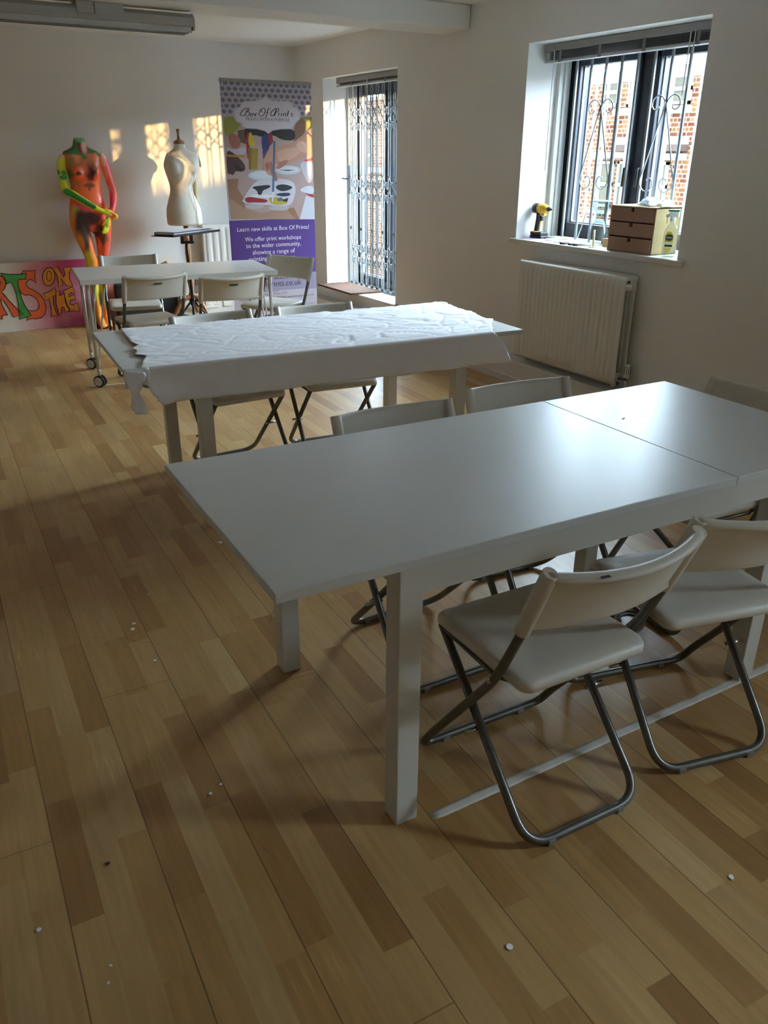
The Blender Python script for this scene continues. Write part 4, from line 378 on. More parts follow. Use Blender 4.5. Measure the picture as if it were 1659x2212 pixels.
# white lining posts beside the dark frames
m = MB(); m.box(4.12, 4.60, .978, 4.168, 4.646, 2.12); m.box(4.085, 4.612, .978, 4.12, 4.646, 2.10); struct(m.build('trim_4', TRIM), 'white post lining the barred window')
m = MB(); m.box(4.12, 7.55, .287, 4.168, 7.6, 2.09); m.box(4.085, 7.575, .287, 4.12, 7.6, 2.09); struct(m.build('trim_5', TRIM), 'white post lining the gated window')

# security bars with scrolls
gr = thing('window_grille', 'white security bars with curled scrolls across the right-hand window', 'grille', (4.09, 3.93, .978))
bars_y = [4.462, 4.328, 4.199, 4.068, 3.935, 3.807, 3.678, 3.545, 3.412, 3.28]
for yv in bars_y:
    m = MB(); m.box(-.007, yv-3.93-.0075, 0, .007, yv-3.93+.0075, 1.145); m.build('bar', GATE, gr, bevel=.002)
def spiral(cx, cz, r0, r1, a0, a1, n=26):
    return [(cx+(r0+(r1-r0)*k/n)*math.cos(a0+(a1-a0)*k/n), cz+(r0+(r1-r0)*k/n)*math.sin(a0+(a1-a0)*k/n)) for k in range(n+1)]
for yc in (4.199, 3.672):
    for sgn in (1, -1):
        # top curl, straight run crossing outward to the bottom curl (u positive = towards the back wall)
        top = spiral(.066, .806, .016, .062, PI-5.8, PI)
        bot = spiral(.066, .385, .064, .016, .25, -5.6)
        path = [(sgn*u, z) for u, z in top + bot]
        m = MB(); m.tube([(-.013, (yc-3.93)+u, z) for u, z in path], .006, 6, flat=.6); m.build('scroll', GATE, gr)

# raised venetian blind over the bars
def blind(name, label, x, y0, y1, ztop, nsl, slat_h, tapes, cords):
    t = thing(name, label, 'blind', (x, (y0+y1)/2, ztop)); hw = (y1-y0)/2; c = (y0+y1)/2
    m = MB(); m.box(-.028, -hw, -.045, .028, hw, 0); m.build('headrail', GREYP, t, bevel=.004)
    m = MB()
    for k in range(nsl):
        z = -.05-k*slat_h
        m.grid(lambda u, v: (-.025+.05*u, -hw+.01+(2*hw-.02)*v, z-.003+.006*4*u*(1-u)*.6), 4, 1)
    m.build('slats', mat('grey_slat', (112, 112, 112), .4), t, solid=.0012)
    zb = -.05-nsl*slat_h
    m = MB(); m.box(-.026, -hw, zb-.016, .026, hw, zb); m.build('bottom_rail', mat('pale_rail', (176, 178, 178), .4), t, bevel=.003)
    for yv in tapes:
        m = MB(); m.box(-.031, yv-c-.012, zb-.017, -.029, yv-c+.012, -.04); m.build('ladder_tape', mat('tape_grey', (120, 120, 118), .8), t)
    for yv, ln in cords:
        m = MB(); m.tube([(-.034, yv-c, -.04), (-.036, yv-c, -.2), (-.034, yv-c+.004, -ln)], .0035, 6); m.build('cord', TRIM, t)
    return t
blind('venetian_blind', 'grey slatted blind pulled up above the barred window', 3.985, 3.225, 4.632, 2.166, 8, .0052, (4.48, 4.13, 3.78, 3.40), ((4.53, .75), (3.45, .35), (3.42, .3)))
blind('venetian_blind', 'grey slatted blind pulled up above the white lattice gate', 3.945, 6.27, 7.50, 2.150, 3, .004, (7.2, 6.6), ((6.9, .05),))

# ------------------------------------------------------------------ lattice gate
gt = thing('lattice_gate', 'white folding lattice security gate drawn across the far window', 'gate', (4.06, 6.88, .287))
y_first, pitch = 7.494, .1033
ups = [y_first-pitch*k-6.88 for k in range(12)]
for k, yv in enumerate(ups):
    m = MB()
    for dy in (-.017, .017): m.box(-.0055, yv+dy-.0045, .008, .0055, yv+dy+.0045, 1.805)
    for zc in (1.79, .02, .92 if k % 2 else .55): m.box(-.007, yv-.0125, zc-.014, .007, yv+.0125, zc+.014)
    m.build('upright', GATE, gt, bevel=.0015)
for k in range(len(ups)-1):
    y0, y1 = ups[k]-.004, ups[k+1]+.004
    for za in (1.600, 1.478, .983, .872, .387, .272):
        zc = za
        m = MB(); hz = .062
        for sg, xo in ((1, -.013), (-1, .013)):
            A = Vector((xo, y0, zc+sg*hz)); B = Vector((xo, y1, zc-sg*hz)); d = (B-A).normalized(); nrm = Vector((0, -d.z, d.y))*.0052
            m._new([A+nrm+Vector((-.0015,0,0)), B+nrm+Vector((-.0015,0,0)), B-nrm+Vector((-.0015,0,0)), A-nrm+Vector((-.0015,0,0)),
                    A+nrm+Vector((.0015,0,0)), B+nrm+Vector((.0015,0,0)), B-nrm+Vector((.0015,0,0)), A-nrm+Vector((.0015,0,0))],
                   [(0,1,2,3),(7,6,5,4),(0,4,5,1),(1,5,6,2),(2,6,7,3),(3,7,4,0)])
        m.tube([(-.02, (y0+y1)/2, zc), (.016, (y0+y1)/2, zc)], .006, 8)
        m.build('lattice', GATE, gt)
m = MB(); m.box(-.02, -.61, 1.805, .02, .655, 1.845); m.build('top_track', TRIM, gt, bevel=.002)
m = MB(); m.box(-.02, -.61, 0, -.012, .655, .008); m.box(.012, -.61, 0, .02, .655, .008); m.box(-.02, -.61, 0, .02, .655, .002); m.build('floor_track', GATE, gt)
m = MB(); m.box(-.016, .60, .86, -.011, .645, 1.12); m.tube([(-.016, .65, 1.0), (-.05, .655, 1.0), (-.055, .69, 1.005)], .008, 8); m.build('lock_plate', GATE, gt, bevel=.001)

m = MB()
m.grid(lambda u, v: (3.705+.33*u+.0, 6.87+.70*v-.02*u, .296+.004*noise.noise((u*40, v*70, 0))), 24, 40)
mt = m.build('door_mat', mat('coir', (82, 52, 33), .95, var=.25, scale=60, bump=1., bscale=500), solid=.014)
tag(mt, 'brown coir mat lying on the low sill at the lattice gate', 'mat')

# ------------------------------------------------------------------ radiators
def radiator(name, label, loc, rz, L, z0, z1, nfl, depth, double=True, valve=True):
    t = thing(name, label, 'radiator', loc, rz); H = z1-z0
    # local: x along length, -y to the room, front at y=-depth
    def panel(pn, yf):
        m = MB(); n = nfl*8
        def prof(u):
            k = (u*nfl) % 1.0
            return .010*(smoothstep(.08, .28, k)-smoothstep(.72, .92, k))
        def fn(u, v):
            e = smoothstep(.0, .045, v)*(1-smoothstep(.955, 1., v)); e2 = smoothstep(.05, .075, v)*(1-smoothstep(.925, .95, v))
            ee = smoothstep(.0, .01, u)*(1-smoothstep(.99, 1, u))
            mrg = .035; uu = (u-mrg)/(1-2*mrg)
            p = prof(uu) if 0 <= uu <= 1 else 0
            return (-L/2+L*u, yf+.012*(1-min(1, ee))*.5 + (.0)-p*e2*1.0+.010*(1-smoothstep(0, .02, v))+.010*smoothstep(.98, 1, v), z0+H*v)
        m.grid(fn, n, 40); m.build(pn, RADW, t, solid=.006)
        m = MB(); m.box(-L/2, yf+.006, z0, L/2, yf+.02, z0+.03); m.box(-L/2, yf+.006, z1-.03, L/2, yf+.02, z1); m.box(-L/2+.02, yf+.005, z0+.02, L/2-.02, yf+.012, z1-.02)
        return m.build('panel_backing', RADW, t, bevel=.003)
    panel('front_panel', -depth)
    if double: panel('back_panel', -.045)
    for s in (-1, 1):
        for zz in (z0+.05, z1-.07):
            m = MB(); m.box(s*(L/2-.03)-.012, -depth+.012, zz-.014, s*(L/2-.03)+.012, -.012, zz+.014); m.build('header_pipe', RADW, t, bevel=.003)
    for s in (-1, 1):
        m = MB(); m.box(s*(L/2-.1)-.025, -.024, z0-.03, s*(L/2-.1)-.02, 0, z1-.08); m.box(s*(L/2-.1)+.02, -.024, z0-.03, s*(L/2-.1)+.025, 0, z1-.08); m.box(s*(L/2-.1)-.025, -.07, z0-.035, s*(L/2-.1)-.02, 0, z0-.004); m.box(s*(L/2-.1)+.02, -.07, z0-.035, s*(L/2-.1)+.025, 0, z0-.004)
        m.build('wall_bracket', RADW, t)
    if valve:
        v = L/2+.035
        m = MB(); m.tube(fillet([(L/2-.02, -.06, z0+.03), (v, -.06, z0+.03), (v, -.06, z0-.06)], .015), .011, 10); m.tube([(v, -.06, .168), (v, -.06, z0-.02)], .008, 10); m.build('valve_body', CHROME, t)
        m = MB(); m.lathe([(.014, z0+.045), (.021, z0+.05), (.021, z0+.12), (.017, z0+.128), (.008, z0+.13)], 18, Matrix.Translation((v, -.06, 0)))
        vb = m.build('thermostatic_head', RADW, t)
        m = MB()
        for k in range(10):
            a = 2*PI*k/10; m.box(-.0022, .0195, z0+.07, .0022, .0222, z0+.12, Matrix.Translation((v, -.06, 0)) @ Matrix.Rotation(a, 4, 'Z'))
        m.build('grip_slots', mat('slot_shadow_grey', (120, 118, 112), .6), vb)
    m = MB(); m.tube([(L/2-.012, -depth+.025, z1-.03), (L/2+.006, -depth+.025, z1-.03)], .008, 10); m.build('bleed_plug', BLKP, t)
    return t
# right wall: local x runs towards the camera (-y world)
radiator('radiator', 'long white panel radiator under the barred window', (WX-.002, 3.945, 0), -PI/2, .975, .215, .862, 21, .128)
radiator('radiator', 'white ribbed radiator on the back wall beside the tall banner', (3.13, YB-.002, 0), 0, .82, .215, .868, 11, .10)

# ================================================================== folding chairs
def rounded(hx, y0, y1, r, n=6):
    pts = []
    for cx, cy, a0 in ((hx-r, y1-r, 0), (-hx+r, y1-r, PI/2), (-hx+r, y0+r, PI), (hx-r, y0+r, PI*1.5)):
        for k in range(n+1):
            a = a0+PI/2*k/n; pts.append((cx+r*math.cos(a), cy+r*math.sin(a)))
    return pts
def make_chair():
    t = thing('folding_chair', 'x', 'chair')
    # seat
    m = MB(); rings = []
    for inset, z in ((.012, -.030), (.0, -.026), (.0, -.010), (.004, -.003), (.012, 0), (.04, -.002), (.09, -.007), (.15, -.011)):
        rr = max(.035-inset*.4, .012)
        rings.append([(x, y, .455+z+(-.012*smoothstep(.13, .215, y)) - .006*smoothstep(-.12, -.17, -y*0+y)) for x, y in rounded(.190-inset, -.165+inset, .215-inset, rr)])
    m.loft(rings); m.build('seat', PLAS, t)
    # outer frame: backrest posts run down and forward to the front floor bar
    half = [(.207, -.232, .76), (.207, -.165, .60), (.207, -.085, .425), (.207, .175, .085), (.207, .222, .013)]
    pts = half + [(-x, y, z) for x, y, z in half[::-1]]
    path = fillet(pts, [.02, .07, .04, .035, .035, .04, .07, .02], 5)
    m = MB(); m.tube(path, .0115, 10); f1 = m.build('back_frame', TUBE, t)
    half = [(.179, .185, .418), (.179, -.175, .055), (.179, -.215, .013)]
    pts = half + [(-x, y, z) for x, y, z in half[::-1]]
    m = MB(); m.tube(fillet([(.179, .185, .418), (.179, -.215, .013), (-.179, -.215, .013), (-.179, .185, .418)], .075, 8), .0115, 10); f2 = m.build('seat_frame', TUBE, t)
    for f, y, hx in ((f1, .222, .13), (f2, -.215, .11)):
        for s in (-1, 1):
            m = MB(); m.box(s*hx-.012, y-.012, 0, s*hx+.012, y+.012, .018); m.build('foot_pad', CAPM, f, bevel=.003)
    for s in (-1, 1):
        m = MB(); m.tube([(s*.165, .0, .238-.02), (s*.222, .0, .238-.02)], .006, 8)
        o = m.build('pivot_rivet', CHROME, t); 
        m = MB(); m.tube([(s*.17, -.075, .418), (s*.222, -.075, .418)], .006, 8); m.build('seat_bolt', CHROME, t)
        m = MB(); m.tube([(s*.16, -.13, .425), (s*.185, -.06, .41), (s*.185, .18, .415)], .006, 8); m.build('under_rail', TUBE, t)
    # backrest: curved panel with rolled top edge and sleeves over the posts
    m = MB()
    def sp(v):   # along the post from bottom (0) to top (1)
        return Vector((0, -.165-.067*v, .607+.163*v))
    nx = Vector((0, -.925, -.38))
    prof = [(-.006, 0.), (-.009, .03), (-.007, .12), (-.007, .80), (-.010, .90), (-.011, .97), (-.004, 1.), (.010, 1.0), (.016, .97), (.016, .93), (.008, .88), (.005, .80), (.005, .12), (.011, .04), (.008, 0.)]
    rings = []
    for k in range(25):
        u = -1+2*k/24; bow = .052*(1-abs(u)**2.0)
        ring = []
        for dn, v in prof:
            p = sp(v) + nx*dn; p.y -= bow*(.75+.25*v); p.x = u*.212; p.z -= .010*(1-u*u)*v
            ring.append(tuple(p))
        rings.append(ring)
    m.loft(rings)
    for s in (-1, 1):
        A = sp(-.08); B = sp(1.0); A.x = B.x = s*.207
        m.tube([A, A.lerp(B, .02), A.lerp(B, .5), A.lerp(B, .985), B], [.0155, .0165, .0172, .0165, .015], 14, flat=1.12, up=(1, 0, 0))
    m.build('backrest', PLAS, t)
    return t
def place(o, x, y, rz, label, group=None, slot=False):
    o.location = (x, y, 0); o.rotation_euler = (0, 0, math.radians(rz)); o['label'] = label
    if group: o['group'] = group
    if slot:
        m = MB(); m.box(-.029, -.2695, .708, .029, -.262, .720); m.build('handle_slot', GREEN, o, bevel=.002)['label'] = 'dark green slot in the backrest'
    return o
first = make_chair()
spots = [
 (1.207, 1.252, -2, 'white folding chair nearest the camera, beside the front leg of the bare table', 'chairs at the bare white table', False),
 (1.714, 1.235, -13, 'white folding chair on the near side of the bare table, at the right photo edge', 'chairs at the bare white table', True),
 (1.300, 1.912, 178, 'white folding chair behind the bare table, left one, facing the camera', 'chairs at the bare white table', False),
 (1.834, 1.952, 175, 'white folding chair behind the bare table, right one, near the long radiator', 'chairs at the bare white table', False),
 (2.295, 1.70, 86, 'white folding chair at the right-hand end of the bare foreground table', 'chairs at the bare white table', False),
 (1.372, 3.792, 183, 'white folding chair behind the paper-covered table, the left one of its pair', 'chairs at the papered table', False),
 (1.905, 3.772, 174, 'white folding chair behind the paper-covered table, the right one of its pair', 'chairs at the papered table', False),
 (1.510, 5.80, 2.5, 'white folding chair near the castor table, left one, green slot and no smear', 'chairs at the castor table', True),
 (1.975, 5.51, -5.8, 'white folding chair with a dark smear and green slot, near the castor table', 'chairs at the castor table', True),
 (1.600, 6.53, 169, 'white folding chair behind the castor table, in front of the painted mannequin', 'chairs at the castor table', False),
 (2.555, 5.985, 119.7, 'white folding chair at the right end of the castor table, before the banner', 'chairs at the castor table', False),
]
chairs = [first] + [copy_tree(first) for _ in spots[1:]]
for o, (x, y, rz, lab, g, sl) in zip(chairs, spots): place(o, x, y, rz, lab, g, sl)
# scuffs on two chairs
SCUFF = mat('dark_scuff', (70, 64, 62), .7); PURP = mat('purple_smear', (70, 44, 66), .6)
STAIN = mat('brown_stain', (96, 82, 70), .7)
for cx_, cy_, r_ in ((.133, -.071, .003), (.070, -.121, .004), (.078, -.116, .003)):
    m = MB(); m.poly([(cx_+r_*math.cos(a)*(1.6 if r_ > .0035 else 1), cy_+r_*math.sin(a), .4508 if cx_ > .1 else .4475) for a in [2*PI*k/8 for k in range(8)]]); m.build('stain', STAIN, chairs[1], solid=.0008)
def on_back(x, z):
    """a point just off the rear face of the backrest"""
    v = (z-.607)/.163; return (x, -.165-.067*v-.052*(1-(x/.212)**2)*(.75+.25*v)-.0062, z)
m = MB(); m.poly([on_back(*p) for p in ((.085, .694), (.105, .690), (.118, .684), (.128, .671), (.134, .676), (.131, .686), (.118, .692), (.100, .697))]); m.build('scuff', SCUFF, chairs[8], solid=.0006)
m = MB(); m.poly([(x-.070, y+.003, z) for x, y, z in ((-.052, -.287, .7605), (-.028, -.289, .7600), (-.030, -.2835, .7622), (-.036, -.283, .7622), (-.050, -.281, .7622))]); m.build('scuff', PURP, chairs[0], solid=.001)

# ================================================================== extending tables
ZT = .74
def make_table():
    t = thing('extending_table', 'x', 'table')
    HL, HW, TH = .947, .404, .022; seam = -HL+1.312
    m = MB(); m.box(-HL, -HW, ZT-TH, seam-.0012, HW, ZT); m.build('tabletop', LAM, t, bevel=.002)
    m = MB(); m.box(seam+.0012, -HW, ZT-TH, HL, HW, ZT-.0004); m.build('extension_leaf', LAM, t, bevel=.002)
    m = MB(); m.box(-HL+.02, -HW+.03, ZT-TH-.004, HL-.02, HW-.03, ZT-TH); m.build('underframe', LEGW, t)
    LX0, LX1, LS = -.632, .612, .06
    for x, sx in ((LX0, 1), (LX1, -1)):
        for s in (-1, 1):
            y = s*(HW-.012-LS/2)
            m = MB(); m.box(x-LS/2, y-LS/2, 0, x+LS/2, y+LS/2, ZT-TH-.004); m.build('leg', LEGW, t, bevel=.003)
    for s in (-1, 1):
        y = s*(HW-.016); m = MB(); m.box(LX0+LS/2, min(y, y-s*.02), ZT-TH-.078, LX1-LS/2, max(y, y-s*.02), ZT-TH-.004); m.build('apron', LEGW, t, bevel=.002)
    for x in (LX0, LX1):
        m = MB(); m.prism([(-(HW-.075), ZT-TH-.078), (HW-.075, ZT-TH-.078), (HW-.075, ZT-TH-.004), (-(HW-.075), ZT-TH-.004)], .02, Matrix.Translation((x+.01, 0, 0)) @ Matrix.Rotation(PI/2, 4, 'Z')); m.build('end_apron', LEGW, t, bevel=.002)
    return t
t1 = make_table(); t2 = copy_tree(t1)
t1.location = (1.470, 1.643, 0); t1.rotation_euler = (0, 0, math.radians(-1.75)); tag(t1, 'bare white extending table in the foreground with a seam across its top', 'table')
t2.location = (1.675, 3.51, 0); t2.rotation_euler = (0, 0, math.radians(-4.2)); tag(t2, 'white extending table mostly covered by a sheet of crumpled white paper', 'table')
# small scraps and marks on the bare top
m = MB(); m.box(-.008, -.0015, 0, .008, .0015, .0015); o = m.build('pencil_lead', mat('graphite', (60, 62, 68), .5), loc=(1.94, 1.752, ZT-.0002), rot=(0, 0, .35)); tag(o, 'tiny grey pencil lead lying on the bare table top', 'pencil lead')

# paper sheet over the second table
def sheet():
    t2m = Matrix.Translation((1.675, 3.51, 0)) @ Matrix.Rotation(math.radians(-4.2), 4, 'Z')
    m = MB(); NU, NV = 190, 76; top_w = .404+.395; hang = .152
    left = [(.0, -.82), (.15, -.825), (.35, -.83), (.42, -.815), (.48, -.855), (.53, -.84), (.60, -.862), (.66, -.825), (.74, -.855), (.84, -.880), (.93, -.86), (1., -.82)]
    right = [(0, .955), (.2, .935), (.38, .94), (.52, .90), (.60, .925), (.68, .86), (.84, .77), (.90, .83), (1., .86)]
    def interp(tab, v):
        for (a, x0), (b, x1) in zip(tab, tab[1:]):
            if v <= b: return x0+(x1-x0)*(v-a)/(b-a)
        return tab[-1][1]
    tot = top_w+hang; vf = top_w/tot
    def fn(u, v):
        s = v*tot
        xl = interp(left, v)+.008*noise.noise((0, v*60, 3)); xr = interp(right, v)+.008*noise.noise((5, v*50, 3)); x = xl+(xr-xl)*u
        n1 = noise.noise((x*4.5+s*2, s*9, 1.3)); n2 = noise.noise((x*13, s*17, 7)); n3 = min(abs(noise.noise((x*4+2, s*11-x*4, 4.1))), abs(noise.noise((x*3-3, s*6+x*5, 1.1)))*1.8)
        edge = math.exp(-(u/.05)**2)+.6*math.exp(-((1-u)/.07)**2)
        wr = .0024+.0045*max(0, n1)*.8+.0022*n2*.5 - .003*(1-smoothstep(0, .10, n3))*1.0 + .004*edge*(.6+noise.noise((x*20, s*22, 9)))
        wr *= 1.0+1.0*smoothstep(.3, .8, u)
        y = .395-s
        if s < top_w:
            k = 1-.75*smoothstep(top_w-.06, top_w, s)
            p = Vector((x, y, ZT+.0022+max(.0, wr+.002)*k))
        else:
            d = s-top_w; q = min(d/.012, 1.)
            flare = .030*smoothstep(.03, .15, d)*(.5+.9*noise.noise((x*5, d*6, 2)))+.012*noise.noise((x*9, d*14, 5))*smoothstep(.01, .06, d)
            l = smoothstep(.06, 0, u)
            p = Vector((x, -.404-.004-.006*math.sin(q*PI/2)-max(0, flare)-l*.02*smoothstep(0, .1, d), ZT+.003-max(0, d-.002)*(.985)))
            p.z += .006*noise.noise((x*5, 0, 8))*d/.15
        return t2m @ p
    m.grid(fn, NU, NV)
    # torn strip dangling at the near left corner
    def strip(u, v):
        w = (.046+.014*math.sin(v*9))*(1-.45*v)
        return t2m @ Vector((-.905+.008*noise.noise((u*6, v*9, 1))+(u-.5)*w*1.5-.008*math.sin(v*3), -.418-.028*v-.012*math.sin(v*6+u*2), .742-.172*v-.012*u*(1-v)))
    m.grid(strip, 8, 22)
    def curl(u, v):
        return t2m @ Vector((-.948+.10*u, -.412-.006*v-.01*v*u, ZT+.004-.02*v*(1-u)-.055*v))
    m.grid(curl, 8, 6)
    o = m.build('paper_sheet', PAPER, solid=.0006, fixn=False); tag(o, 'large crumpled sheet of white paper draped over the middle table', 'paper')
sheet()

# ================================================================== castor table
t3 = thing('castor_table', 'small white table on rod legs with castors at the back of the room', 'table', (1.781, 6.005, 0), math.radians(-7))
m = MB(); m.box(-.68, -.34, ZT-.034, .68, .34, ZT); m.build('tabletop', mat('white_foil', (212, 211, 204), .32, var=.02), t3, bevel=.002)
WROD = mat('white_rod', (208, 204, 192), .35)
for sx in (-1, 1):
    for sy in (-1, 1):
        fx, fy = sx*.635, sy*.283
        m = MB(); m.box(fx-sx*.13-.0, fy-.03, ZT-.039, fx+.03, fy+.03, ZT-.034) if sx > 0 else m.box(fx-.03, fy-.03, ZT-.039, fx+.13, fy+.03, ZT-.034)
        m.tube([(fx, fy, ZT-.036), (fx, fy, .115)], .0125, 12)
        for dx, dy in ((-sx*.115, 0), (-sx*.045, -sy*.10)):
            m.tube(fillet([(fx+dx, fy+dy, ZT-.036), (fx+dx*.06, fy+dy*.06, .16), (fx, fy, .13)], .03), .006, 8)
        m.lathe([(.008, .075), (.010, .09), (.014, .11), (.014, .125)], 12, Matrix.Translation((fx, fy, 0)))
        lg = m.build('leg', WROD, t3)
        cm = MB()
        R = Matrix.Translation((fx, fy, .041)) @ Matrix.Rotation(math.radians(-25+10*sx), 4, 'Z')
        for s in (-1, 1): cm.lathe([(.034, -.009), (.041, -.005), (.041, .005), (.034, .009)], 24, R @ Matrix.Translation((0, s*.016, 0)) @ Matrix.Rotation(PI/2, 4, 'X'))
        cm.box(-.008, -.008, .0, .008, .008, .045, R)
        c = cm.build('castor', BLKP, lg)
        dm = MB()
        for s in (-1, 1): dm.lathe([(.031, -.0015), (.029, .0018), (.012, .0026)], 24, R @ Matrix.Translation((0, s*.026, 0)) @ Matrix.Rotation(PI/2*s, 4, 'X'))
        tag_o = dm.build('hub_cap', TRIM, lg)

# ================================================================== painted board
bd = thing('painted_board', 'long board painted with orange and green bubble lettering, leaning on the back wall', 'painted board', (1.2, 8.15, 0))
def board_mat():
    m = bpy.data.materials.new('sprayed_board'); m.use_nodes = True; nt = m.node_tree; N = nt.nodes; L = nt.links; b = N['Principled BSDF']
    tc = N.new('ShaderNodeTexCoord'); sp = N.new('ShaderNodeSeparateXYZ'); L.new(tc.outputs['Object'], sp.inputs[0])
    n = N.new('ShaderNodeTexNoise'); n.inputs['Scale'].default_value = 4.5; n.inputs['Detail'].default_value = 3; L.new(tc.outputs['Object'], n.inputs['Vector'])
    mr = N.new('ShaderNodeMapRange'); mr.inputs['From Min'].default_value = -.32; mr.inputs['From Max'].default_value = .06; L.new(sp.outputs['X'], mr.inputs['Value'])
    mr2 = N.new('ShaderNodeMapRange'); mr2.inputs['From Min'].default_value = .52; mr2.inputs['From Max'].default_value = .90; mr2.inputs['To Min'].default_value = 1; mr2.inputs['To Max'].default_value = 0; L.new(sp.outputs['X'], mr2.inputs['Value'])
    f = mth(nt, 'MULTIPLY', mth(nt, 'MULTIPLY', mr.outputs[0], mr2.outputs[0]), mth(nt, 'ADD', mth(nt, 'MULTIPLY', n.outputs['Fac'], 1.1), .15))
    r = N.new('ShaderNodeValToRGB'); cr = r.color_ramp; cr.elements[0].color = (*lin((232, 222, 204)), 1); cr.elements[1].position = .85; cr.elements[1].color = (*lin((206, 72, 128)), 1)
    e = cr.elements.new(.42); e.color = (*lin((228, 156, 166)), 1)
    L.new(f, r.inputs['Fac']); L.new(r.outputs['Color'], b.inputs['Base Color']); b.inputs['Roughness'].default_value = .6
    return m
TILT = Matrix.Rotation(math.radians(-2.2), 4, 'X')       # top leans back on the wall
BX0, BX1, BH = -1.0, 1.235, .60
m = MB(); m.box(BX0, 0, 0, BX1, .012, BH, TILT); m.build('board', board_mat(), bd)
LC = {'ORANGE': mat('spray_orange', (255, 112, 58), .55, var=.12, scale=9), 'GREEN': mat('spray_green', (78, 172, 78), .55, var=.25, scale=9), 'AMBER': mat('spray_amber', (248, 156, 58), .55, var=.14, scale=14),
      'WHITE': mat('board_white', (232, 220, 202), .6), 'PINK': mat('board_pink', (228, 156, 166), .6)}
INK = mat('black_outline', (30, 18, 18), .5)
def letter(name, pts, col, k):
    P = [((x-1.2), z) for x, z in pts]; lft = -.0012-k*.0004
    m = MB(); m.prism(P, .0008, TILT @ Matrix.Translation((0, lft, 0)))
    m.bm.normal_update(); bmesh.ops.triangulate(m.bm, faces=[f for f in m.bm.faces if len(f.verts) > 4])
    o = m.build(name, LC[col], bd)
    q = MB(); n = len(P)
    dense = []
    for i in range(n):
        a, b, c, d = (Vector(P[(i+j) % n]) for j in (-1, 0, 1, 2))
        dense.append(b)
    q.tube([TILT @ Vector((p[0], lft-.0002, p[1])) for p in dense], .0034, 6, closed=True); q.build('outline', INK, o)
    return o
for k, (key, nm) in enumerate((('R', 'letter_r'), ('S', 'letter_s'), ('T', 'letter_t'), ('Rh', 'letter_hole'), ('O', 'letter_o'), ('Oh', 'letter_hole'), ('N', 'letter_n'), ('T2', 'letter_t'), ('H', 'letter_h'), ('E', 'letter_e'), ('M', 'letter_tail'))):
    letter(nm, LETTERS[key][1], LETTERS[key][0], k % 5)
A_pts = [(.28, .09), (.36, .08), (.40, .21), (.48, .21), (.50, .10), (.60, .08), (.52, .50), (.40, .52)]
letter('letter_a', A_pts, 'GREEN', 1)

# ================================================================== painted mannequin
def paint(o, blobs, base, world):
    me = o.data; ca = me.color_attributes.new('paint', 'FLOAT_COLOR', 'POINT')
    for i, v in enumerate(me.vertices):
        p = world @ v.co; c = Vector(base(p) if callable(base) else lin(base))
        for bx, bz, rx, rz_, col, soft in blobs:
            d = math.sqrt(((p.x-bx)/rx)**2+((p.z-bz)/rz_)**2)*(1+.12*noise.noise((p.x*25, p.z*25, bx*9)))
            w = 1-smoothstep(1-soft, 1+soft*.4, d)
            if w > 0: c = c.lerp(Vector(lin(col)), w)
        ca.data[i].color = (*[min(.92, x*1.5) for x in c], 1)
def remesh(m, name, mt, parent, vox, smooth_it=4):
    o = m.build(name, mt, parent)
    md = o.modifiers.new('r', 'REMESH'); md.mode = 'VOXEL'; md.voxel_size = vox; md.use_smooth_shade = True
    s = o.modifiers.new('s', 'SMOOTH'); s.iterations = smooth_it; s.factor = .5
    bpy.context.view_layer.update()
    me = bpy.data.meshes.new_from_object(o.evaluated_get(bpy.context.evaluated_depsgraph_get()))
    old = o.data; o.modifiers.clear(); o.data = me; bpy.data.meshes.remove(old); me.name = name
    for p in me.polygons: p.use_smooth = True
    return o
def ering(xc, yc, z, hw, hd, n=28, e=2.3, tilt=0.):
    out = []
    for k in range(n):
        a = 2*PI*k/n; c, s = math.cos(a), math.sin(a)
        out.append((xc+hw*math.copysign(abs(c)**(2/e), c), yc+hd*math.copysign(abs(s)**(2/e), s)+0, z+tilt*math.sin(a)))
    return out
mq = thing('mannequin', 'headless mannequin spray-painted orange, green and yellow, arms crossed in front', 'mannequin', (1.67, 8.0, 0))
SP = vcol_mat('spray_painted_shell', .38)
m = MB()
torso = [(.86, -.018, .172, 0, .09), (.905, -.018, .180, .004, .098), (.95, -.018, .183, .006, .105), (1.015, -.02, .176, .006, .10), (1.08, -.028, .157, .0, .09), (1.13, -.029, .142, -.004, .082), (1.185, -.025, .1265, -.006, .078), (1.245, -.024, .127, -.008, .08),
         (1.30, -.023, .134, -.008, .088), (1.35, -.023, .1425, -.006, .092), (1.41, -.022, .149, -.002, .088), (1.47, -.023, .155, .004, .075), (1.505, -.024, .157, .008, .060), (1.522, -.024, .14, .010, .052), (1.535, -.023, .105, .012, .048), (1.555, -.024, .066, .012, .046), (1.575, -.025, .055, .010, .046), (1.628, -.022, .0475, .006, .045)]
m.loft([ering(x, y, z, hw, hd) for z, x, hw, y, hd in torso])
for s in (-1, 1):      # breasts and buttocks
    for (cx, cy, cz, rx, ry, rz) in ((-.024+s*.068, -.082, 1.345, .056, .046, .054), (-.018+s*.075, .062, .90, .085, .06, .09)):
        prof = [(math.sin(PI*k/10)*1., -math.cos(PI*k/10)) for k in range(11)]
        m.lathe([(max(r, .02), z) for r, z in prof], 16, Matrix.Translation((cx, cy, cz)) @ Matrix.Diagonal((rx, ry, rz, 1)))
